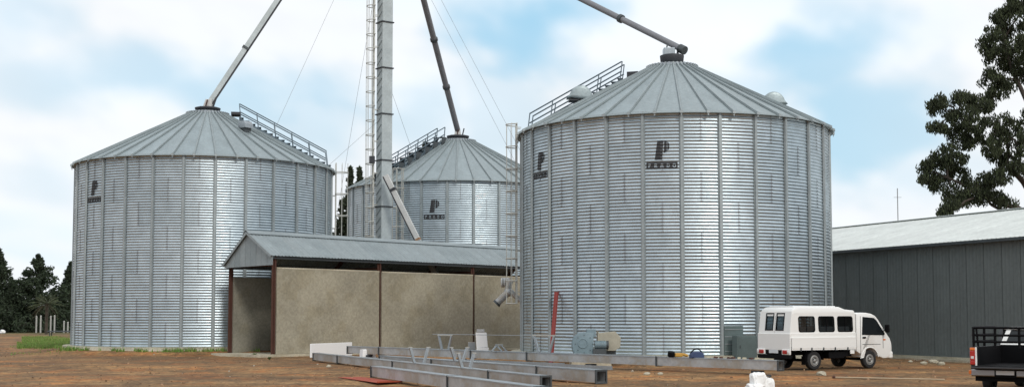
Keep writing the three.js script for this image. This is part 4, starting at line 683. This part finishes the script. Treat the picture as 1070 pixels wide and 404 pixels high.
{ // discharge gear at the shed's end, by the right silo's ladder
  const a = at(545, 297, 58), T = thing('discharge_auger', 'grey discharge tube with a flexible sleeve at the end of the shed wall', 'auger', a.toArray()), P = (x, y) => at(x, y, 58).sub(a);
  part('tube', rod(P(519, 317), P(532, 304), 0.17, 14), M.trunk, T); part('tube', rod(P(530, 306), P(533, 292), 0.16, 14), M.trunk, T); part('joint', new THREE.SphereGeometry(0.21, 16, 12).translate(...P(531.5, 305).toArray()), M.trunk, T); part('tube', rod(P(533, 304), P(544, 314), 0.13, 14), M.trunk, T); part('outlet_ring', rod(P(518.4, 317.6), P(520, 316), 0.2, 14), M.darkSteel, T);
  const S = thing('ribbed_sleeve', 'short pale corrugated sleeve hanging at the top of the shed wall', 'sleeve', at(528, 296, 58.2).toArray()); for (let k = 0; k < 6; k++) part('rib_ring', new THREE.TorusGeometry(0.2, 0.035, 8, 18).rotateY(Math.PI / 2).translate(-0.16 + k * 0.065, 0.04, 0), k % 2 ? M.trunk : M.spoutWhite, S); part('sleeve', new THREE.CylinderGeometry(0.19, 0.19, 0.42, 18, 1, true).rotateZ(Math.PI / 2).translate(0, 0.04, 0), M.spoutWhite, S);
}
{ // white posts and a bench far left, beyond the grass
  for (const [px, h] of [[37, 1.75], [41.5, 1.8], [52, 1.75], [56, 1.8], [66, 1.2], [70, 1.1]]) { const p = onGround(px, 347.6), T = thing('white_post', 'white gate post standing before the dark conifers', 'post', [p.x, groundY(p.x, p.z), p.z], 0, 'white posts by the conifers'); part('shaft', rbox(0.14, h, 0.14, 0, h / 2, 0, 0.02), M.postPaint, T); part('cap', new THREE.ConeGeometry(0.12, 0.12, 4).rotateY(Math.PI / 4).translate(0, h + 0.06, 0), M.postPaint, T); }
  const p = onGround(63, 351.5), T = thing('loading_table', 'low grey steel table near the foot of the silo by the grass', 'table', [p.x, groundY(p.x, p.z), p.z], 0.1); part('top', rbox(2.2, 0.1, 0.9, 0, 0.5, 0, 0.02), M.darkSteel, T); for (const x of [-0.9, 0.9]) for (const z of [-0.35, 0.35]) part('leg', box(0.08, 0.46, 0.08, x, 0.23, z), M.darkSteel, T);
  const w = onGround(2, 348.4), S = thing('boundary_stone', 'pale painted stone at the edge of the dark trees', 'stone', [w.x, groundY(w.x, w.z), w.z]); const g = new THREE.DodecahedronGeometry(0.3, 1), q = g.attributes.position; for (let i = 0; i < q.count; i++) { const k = 0.85 + 0.3 * hash2(Math.round(q.getX(i) * 50), Math.round(q.getY(i) * 50 + q.getZ(i) * 77), 3); q.setXYZ(i, q.getX(i) * k, q.getY(i) * k * 0.8 + 0.2, q.getZ(i) * k); } g.computeVertexNormals(); part('stone', g, M.whiteMatt, S);
}
{ // loose stones and clods: small ones as one mass, a few larger ones as things
  const R = rng(404), g = new THREE.DodecahedronGeometry(1, 0), n = 3200, im = new THREE.InstancedMesh(g, std({ color: lin(1, 1, 1), roughness: 1 }), n), m = new THREE.Matrix4(), q = new THREE.Quaternion(), c = new THREE.Color();
  for (let i = 0; i < n; i++) {
    const z = -24 - R() * 52, x = (R() - 0.5) * -z * 0.95, s = 0.012 + 0.035 * Math.pow(R(), 3), y = groundY(x, z); q.setFromEuler(new THREE.Euler(R() * 6, R() * 6, R() * 6));
    m.compose(V(x, y + s * 0.2, z), q, V(s * 1.4, s * 0.8, s)); im.setMatrixAt(i, m); const k = 0.5 + R() * 0.9; c.setRGB(0.26 * k, 0.16 * k, 0.095 * k); if (R() > 0.97) c.setRGB(0.40, 0.35, 0.28); im.setColorAt(i, c);
  }
  im.name = 'loose_stones'; tag(im, 'loose small stones and clods scattered over the red earth yard', 'stones', null, 'stuff'); im.castShadow = im.receiveShadow = true; scene.add(im);
  const spots = [[976, 378.8, 0.16], [966, 379.6, 0.11], [984, 380.4, 0.12], [859, 391.5, 0.13], [343, 383.6, 0.09], [952, 377.6, 0.09], [676, 391, 0.09], [690, 390.2, 0.07]];
  for (const [px, py, s] of spots) { const p = onGround(px, py), o = thing('field_stone', 'pale lump of rubble lying on the red earth', 'stone', [p.x, groundY(p.x, p.z), p.z], R() * 3, 'lumps of rubble in the yard'); const gg = new THREE.DodecahedronGeometry(s, 1), a = gg.attributes.position; for (let i = 0; i < a.count; i++) { const k = 0.8 + 0.4 * vnoise(a.getX(i) * 14 + 9, a.getY(i) * 14 + a.getZ(i) * 11 + 40, px | 0); a.setXYZ(i, a.getX(i) * k * 1.3, a.getY(i) * k * 0.7 + s * 0.35, a.getZ(i) * k); } gg.computeVertexNormals(); part('lump', gg, M.slab, o); }
  const pa = onGround(872, 394.6), pb = onGround(988, 397), T = thing('timber_pole', 'thin pale pole lying on the earth near the van', 'pole', [pa.x, groundY(pa.x, pa.z) + 0.03, pa.z]); part('pole', rod(V(0, 0, 0), pb.clone().sub(pa), 0.022, 7), std({ color: lin(0.45, 0.36, 0.25), roughness: 0.9 }), T); part('knot', new THREE.SphereGeometry(0.055, 8, 6), M.rust, T);
}

// ------------------------------------------------------------------ vegetation
function leafMesh(name, list, parent, mat = M.leaf) {                           // list: [centre, along, across, colour]; each leaf a folded pair of triangles
  const pos = new Float32Array(list.length * 18), col = new Float32Array(list.length * 18), nor = new Float32Array(list.length * 18), n = V();
  list.forEach(([c, a, b, k], i) => {
    const p0 = c.clone().addScaledVector(a, -1), p1 = c.clone().add(b), p2 = c.clone().add(a), p3 = c.clone().sub(b); n.copy(b).cross(a).normalize();
    [p0, p1, p2, p0, p2, p3].forEach((p, j) => { p.toArray(pos, i * 18 + j * 3); n.toArray(nor, i * 18 + j * 3); col.set(k, i * 18 + j * 3); });
  });
  const g = new THREE.BufferGeometry(); g.setAttribute('position', new THREE.BufferAttribute(pos, 3)); g.setAttribute('normal', new THREE.BufferAttribute(nor, 3)); g.setAttribute('color', new THREE.BufferAttribute(col, 3)); g.setAttribute('uv', new THREE.BufferAttribute(new Float32Array(list.length * 12), 2));
  return part(name, g, mat, parent);
}
const rdir = (R) => { const z = R() * 2 - 1, a = R() * 6.2832, r = Math.sqrt(1 - z * z); return V(r * Math.cos(a), z, r * Math.sin(a)); };
function conifer(label, x, z, h, rad, seed, col = [0.042, 0.062, 0.033], group = 'conifers at the edge of the yard', loose = 1) {
  const T = thing('conifer_tree', label, 'tree', [x, groundY(x, z) - 0.1, z], 0, group), R = rng(seed), leaves = [], limbs = [rod(V(0, 0, 0), V(0, h * 0.55, 0), 0.028 * h, 9, 0.016 * h), rod(V(0, h * 0.55, 0), V((R() - 0.5) * 0.4, h * 0.98, 0), 0.016 * h, 7, 0.004 * h)];
  const nB = Math.round(h * 13);
  for (let i = 0; i < nB; i++) {
    const t = Math.pow((i + R()) / nB, 1.0), y = h * mix(0.04, 0.985, t), prof = Math.pow(1 - t, 1.12) * (0.75 + 0.5 * R()) + 0.015, L = rad * prof * (R() < 0.12 ? 1.22 : 1), a = R() * 6.2832, dir = V(Math.cos(a), mix(-0.12, 0.55, t) + (R() - 0.5) * 0.25, Math.sin(a)), tip = dir.clone().multiplyScalar(L);
    if (i % 2 === 0) limbs.push(rod(V(0, y, 0), tip.clone().add(V(0, y, 0)), 0.035, 4, 0.01));
    const nl = Math.round((22 + 44 * L) * loose);
    for (let k = 0; k < nl; k++) {
      const s = Math.pow(R(), 0.5), c = V(0, y, 0).addScaledVector(tip, s).add(rdir(R).multiplyScalar(0.12 + 0.22 * L * (1 - s * 0.5))), al = rdir(R).addScaledVector(dir, 0.9).normalize().multiplyScalar(0.13 + 0.15 * R()), ac = rdir(R).cross(al).normalize().multiplyScalar(0.05 + 0.05 * R()), m = 0.55 + 0.9 * R();
      leaves.push([c, al, ac, [col[0] * m, col[1] * m, col[2] * m]]);
    }
  }
  part('trunk', limbs, M.bark, T); leafMesh('crown', leaves, T);
}
{ // conifers beyond the grass at the left
  const g = (px, py) => onGround(px, py), c1 = g(37, 346.8), c2 = g(-4, 347), c3 = g(71, 346.4), c4 = g(10, 345), c5 = g(54, 344.5), c6 = g(-22, 346);
  const H = (py, p) => EYE + (329 - py) / F * -p.z;
  conifer('tall cone-shaped dark conifer behind the white posts', c1.x, c1.z, H(266, c1) + 0.2, 4.6, 21);
  conifer('dark conifer with stepped branches behind the pale stone', c2.x, c2.z, H(258, c2), 3.6, 22, undefined, undefined, 0.8);
  conifer('dark conifer half hidden by the silo beside the grass', c3.x, c3.z, H(272, c3), 2.5, 23);
  conifer('lower conifer between the tall cone-shaped one and the stepped one', c4.x, c4.z, H(288, c4), 2.8, 24);
  conifer('short broad conifer behind the palm', c5.x, c5.z, H(300, c5), 2.6, 25);
  conifer('tall conifer behind the stepped one', c6.x, c6.z, H(250, c6), 2.7, 26);
  conifer('spiky tree showing above the gap left of the elevator tower', at(365, 300, 104).x, -104, 14.6, 2.0, 31, [0.05, 0.066, 0.036], 'spiky trees behind the silos', 0.7);
  conifer('tallest spiky tree behind the silos, beside the caged ladder', at(374.5, 300, 101).x, -101, 14.2, 1.8, 32, [0.05, 0.066, 0.036], 'spiky trees behind the silos', 0.7);
  conifer('spiky tree hidden low behind the ladder cage', at(356, 300, 108).x, -108, 12.2, 2.2, 33, [0.05, 0.066, 0.036], 'spiky trees behind the silos', 0.7);
  conifer('spiky tree with its top showing above the stair of the rear silo', at(414, 300, 116).x, -116, 15.9, 1.3, 34, [0.034, 0.046, 0.024], 'spiky trees behind the silos', 0.7);
  conifer('spiky tree peeping over the roof of the rear silo', at(443, 300, 120).x, -120, 19.0, 1.2, 35, [0.034, 0.046, 0.024], 'spiky trees behind the silos', 0.7);
}
{ // palm in front of the conifers
  const p = onGround(47.5, 349), T = thing('palm_tree', 'short palm with a shaggy trunk before the dark conifers', 'palm', [p.x, groundY(p.x, p.z), p.z]), R = rng(52), h = 3.1, tr = [];
  for (let k = 0; k < 12; k++) tr.push(new THREE.CylinderGeometry(0.13 + 0.04 * (k % 2), 0.16, h / 12 + 0.03, 9).translate(0, h * (k + 0.5) / 12, 0)); part('trunk', tr, M.bark, T);
  for (let k = 0; k < 34; k++) {
    const a = R() * 6.2832, el = mix(-0.75, 1.25, k / 33), L = 1.4 + 0.5 * R(), leaves = [], d = V(Math.cos(a), 0, Math.sin(a)), sd = V(-d.z, 0, d.x), q = (s) => V(0, h, 0).addScaledVector(d, Math.cos(el) * s * L).add(V(0, Math.sin(el) * s * L - 0.55 * s * s, 0));
    for (let j = 1; j <= 14; j++) { const s = j / 14, c = q(s), w = 0.34 * Math.sin(Math.PI * (0.15 + 0.8 * s)) + 0.06; for (const e of [1, -1]) { const al = sd.clone().multiplyScalar(e * 0.8).addScaledVector(d, 0.5).add(V(0, -0.35, 0)).normalize().multiplyScalar(w / 2), m = 0.6 + 0.8 * R(), dry = el < -0.35; leaves.push([c.clone().add(al), al, d.clone().multiplyScalar(0.03), dry ? [0.17 * m, 0.135 * m, 0.08 * m] : [0.10 * m, 0.12 * m, 0.055 * m]]); } }
    const f = leafMesh('frond', leaves, T);
  }
}
{ // big gum tree behind the barn
  const base = at(1112, 329, 76).setY(0), T = thing('gum_tree', 'large dark gum tree with drooping leaves rising behind the barn roof', 'tree', base.toArray()), R = rng(61), limbs = [], leaves = [];
  const P = (px, py, Z = 76) => at(px, py, Z).sub(base), fork = V(-0.6, 7.5, 0.2);
  limbs.push(rod(V(0, 0, 0), fork, 0.55, 12, 0.4));
  const wav = (a, b, n, r0, r1, sag) => { const pts = [a]; for (let i = 1; i <= n; i++) { const t = i / n; pts.push(a.clone().lerp(b, t).add(rdir(R).multiplyScalar(i < n ? 0.22 : 0)).add(V(0, sag * Math.sin(t * Math.PI), 0))); } for (let i = 0; i < n; i++) limbs.push(rod(pts[i], pts[i + 1], mix(r0, r1, i / n), 7, mix(r0, r1, (i + 1) / n))); return pts; };
  const spray = (c, r, n) => {                                                 // a tuft: leaf clumps hung on twigs
    for (let k = 0; k < n * 1.05; k++) {
      const o = rdir(R).multiplyScalar(r * Math.pow(R(), 0.45)); o.y *= 0.8; const cc = c.clone().add(o);
      if (k % 3 === 0) limbs.push(rod(c.clone().addScaledVector(o, 0.1), cc, 0.018, 3, 0.008));
      const nl = 54 + Math.floor(R() * 34);
      for (let j = 0; j < nl; j++) { const q = cc.clone().add(rdir(R).multiplyScalar(0.36 * Math.pow(R(), 0.5))), al = V((R() - 0.5) * 1.1, -0.5 - R(), (R() - 0.5) * 1.1).normalize().multiplyScalar(0.09 + 0.07 * R()), ac = rdir(R).cross(al).normalize().multiplyScalar(0.03 + 0.02 * R()), m = 0.4 + 1.3 * R() * R(); leaves.push([q, al, ac, [0.06 * m, 0.076 * m, 0.034 * m]]); }
    }
  };
  const bough = (tip, Z, tufts, r0 = 0.24, from = fork, sag = 0.6) => { const e = P(tip[0], tip[1], Z), pts = wav(from, e, 7, r0, 0.05, sag); for (const [px, py, rad, n, dz = 0] of tufts) { const c = P(px, py, Z + dz); let best = pts[3]; for (const q of pts.slice(2)) if (q.distanceTo(c) < best.distanceTo(c)) best = q; wav(best, c, 3, 0.07, 0.02, 0.1); spray(c, rad, n); } return pts; };
  bough([1000, 118], 75, [[993, 118, 1.0, 15], [1012, 108, 0.9, 13, 1], [980, 108, 0.55, 8], [1022, 126, 0.9, 11, -1], [1002, 138, 1.0, 14, 1], [984, 133, 0.7, 9], [1018, 146, 0.8, 11], [1030, 112, 0.5, 6], [1000, 102, 0.5, 7]]);
  bough([972, 178], 76, [[971, 174, 0.62, 10], [985, 166, 0.8, 12], [978, 190, 0.7, 11], [996, 178, 0.8, 10, 1], [1000, 160, 0.8, 10, -1], [968, 186, 0.4, 6], [990, 202, 0.5, 7], [1008, 192, 0.5, 5]], 0.2, fork, -0.2);
  bough([1015, 200], 75, [[1010, 205, 0.5, 7], [1026, 196, 0.7, 8], [1022, 210, 0.55, 7], [1040, 204, 0.7, 8], [1002, 212, 0.4, 5], [1052, 212, 0.6, 7], [1036, 184, 0.7, 7]], 0.18, fork, -0.5);
  bough([1050, 40], 76, [[1045, 38, 1.0, 15], [1060, 22, 1.2, 18], [1038, 58, 0.8, 12], [1055, 62, 1.1, 16, 1], [1070, 48, 1.2, 18, -1], [1036, 82, 0.75, 11], [1050, 88, 0.9, 12], [1068, 78, 1.1, 15], [1040, 100, 0.6, 8], [1056, 4, 0.9, 12], [1075, 0, 1.3, 18], [1046, 16, 0.6, 8], [1032, 44, 0.45, 6]], 0.3, fork, 0.8);
  bough([1040, 140], 74, [[1042, 128, 0.8, 10], [1056, 138, 0.9, 11], [1038, 152, 0.9, 11], [1052, 164, 1.0, 11, 1], [1068, 150, 1.0, 11], [1066, 176, 0.9, 10], [1048, 182, 0.8, 8], [1078, 128, 0.9, 9]], 0.22);
  bough([1120, 20], 78, [[1100, 20, 1.8, 24], [1110, 70, 1.8, 22], [1130, 110, 1.8, 22], [1100, 120, 1.5, 16], [1090, 175, 1.4, 14], [1120, 170, 1.6, 14], [1090, -25, 1.6, 18]], 0.34);
  bough([986, 219], 74.5, [[985, 220, 0.4, 6], [994, 216, 0.35, 5]], 0.08, P(1030, 200, 75), -0.1);
  part('trunk', limbs, M.gumBark, T); leafMesh('crown', leaves, T);
}
{ // grass at the foot of the left silo
  const R = rng(90), blade = new THREE.BufferGeometry(); blade.setAttribute('position', new THREE.Float32BufferAttribute([-0.5, 0, 0, 0.5, 0, 0, 0.12, 0.6, 0.12, -0.5, 0, 0, 0.12, 0.6, 0.12, -0.12, 0.62, 0.12, -0.12, 0.62, 0.12, 0.12, 0.6, 0.12, 0.1, 1, 0.42], 3)); blade.computeVertexNormals();
  const list = [], add = (x, z, h) => list.push([x, z, h]);
  const put = (px0, px1, py0, py1, n, h, dens = 0.45) => { for (let i = 0; i < n; i++) { const p = onGround(mix(px0, px1, R()), mix(py0, py1, R())); if (fbm(p.x * 0.5 + 9, p.z * 0.28, 12, 3) + 0.12 * (R() - 0.5) > dens) add(p.x, p.z, h * (0.4 + 0.9 * R())); } };
  put(17, 80, 357.5, 363.5, 22000, 0.17, 0.38); put(22, 76, 352, 358.5, 9000, 0.2, 0.42); put(56, 150, 362, 368, 15000, 0.16, 0.41); put(120, 224, 364, 368.5, 12000, 0.14, 0.44); put(60, 236, 363, 365.5, 4000, 0.2, 0.48); put(10, 236, 360, 370, 2500, 0.12, 0.5);
  const c = SILO.left.c; for (let i = 0; i < 2600; i++) { const a = -1.15 + R() * 1.5 + Math.atan2(-c.x, -c.z), d = SILO.left.R + 0.5 + R() * 0.6; if (fbm(a * 14, d, 13, 3) > 0.45) add(c.x + Math.sin(a) * d, c.z + Math.cos(a) * d, 0.2 * (0.4 + R())); }
  const im = new THREE.InstancedMesh(blade, M.grass, list.length), m = new THREE.Matrix4(), q = new THREE.Quaternion(), col = new THREE.Color();
  list.forEach(([x, z, h], i) => { q.setFromEuler(new THREE.Euler((R() - 0.5) * 0.7, R() * 6.28, (R() - 0.5) * 0.7)); m.compose(V(x, groundY(x, z) - 0.01, z), q, V(0.03 + 0.03 * R(), h, h)); im.setMatrixAt(i, m); const k = 0.6 + 0.8 * R(), dry = R() > 0.8; col.setRGB((dry ? 0.24 : 0.14) * k, (dry ? 0.23 : 0.25) * k, (dry ? 0.08 : 0.045) * k); im.setColorAt(i, col); });
  im.name = 'grass'; tag(im, 'rough green grass growing along the foot of a silo', 'grass', null, 'stuff'); im.castShadow = im.receiveShadow = true; scene.add(im);
  // single tufts along the slab edge
  for (const [px, py, s] of [[243, 370.5, 0.2], [249.5, 371.2, 0.16], [265.5, 372.6, 0.26], [281, 374.8, 0.2], [219, 367.6, 0.3]]) { const p = onGround(px, py), T = thing('weed_tuft', 'small green weed tuft at the edge of the shed floor', 'weed', [p.x, groundY(p.x, p.z), p.z], 0, 'weed tufts by the shed floor'), L = []; for (let k = 0; k < 60; k++) { const a = R() * 6.28, d = V(Math.cos(a) * 0.6, 0.6 + R(), Math.sin(a) * 0.6).normalize().multiplyScalar(s * (0.4 + 0.6 * R()) * 0.5), m2 = 0.6 + 0.8 * R(); L.push([d.clone(), d, V(-Math.sin(a), 0, Math.cos(a)).multiplyScalar(0.022), [0.08 * m2, 0.12 * m2, 0.03 * m2]]); } leafMesh('leaves', L, T); }
}

for (const o of [scene]) o.traverse((m) => { if (m.isMesh) m.castShadow = m.receiveShadow = true; });
renderer.render(scene, camera);
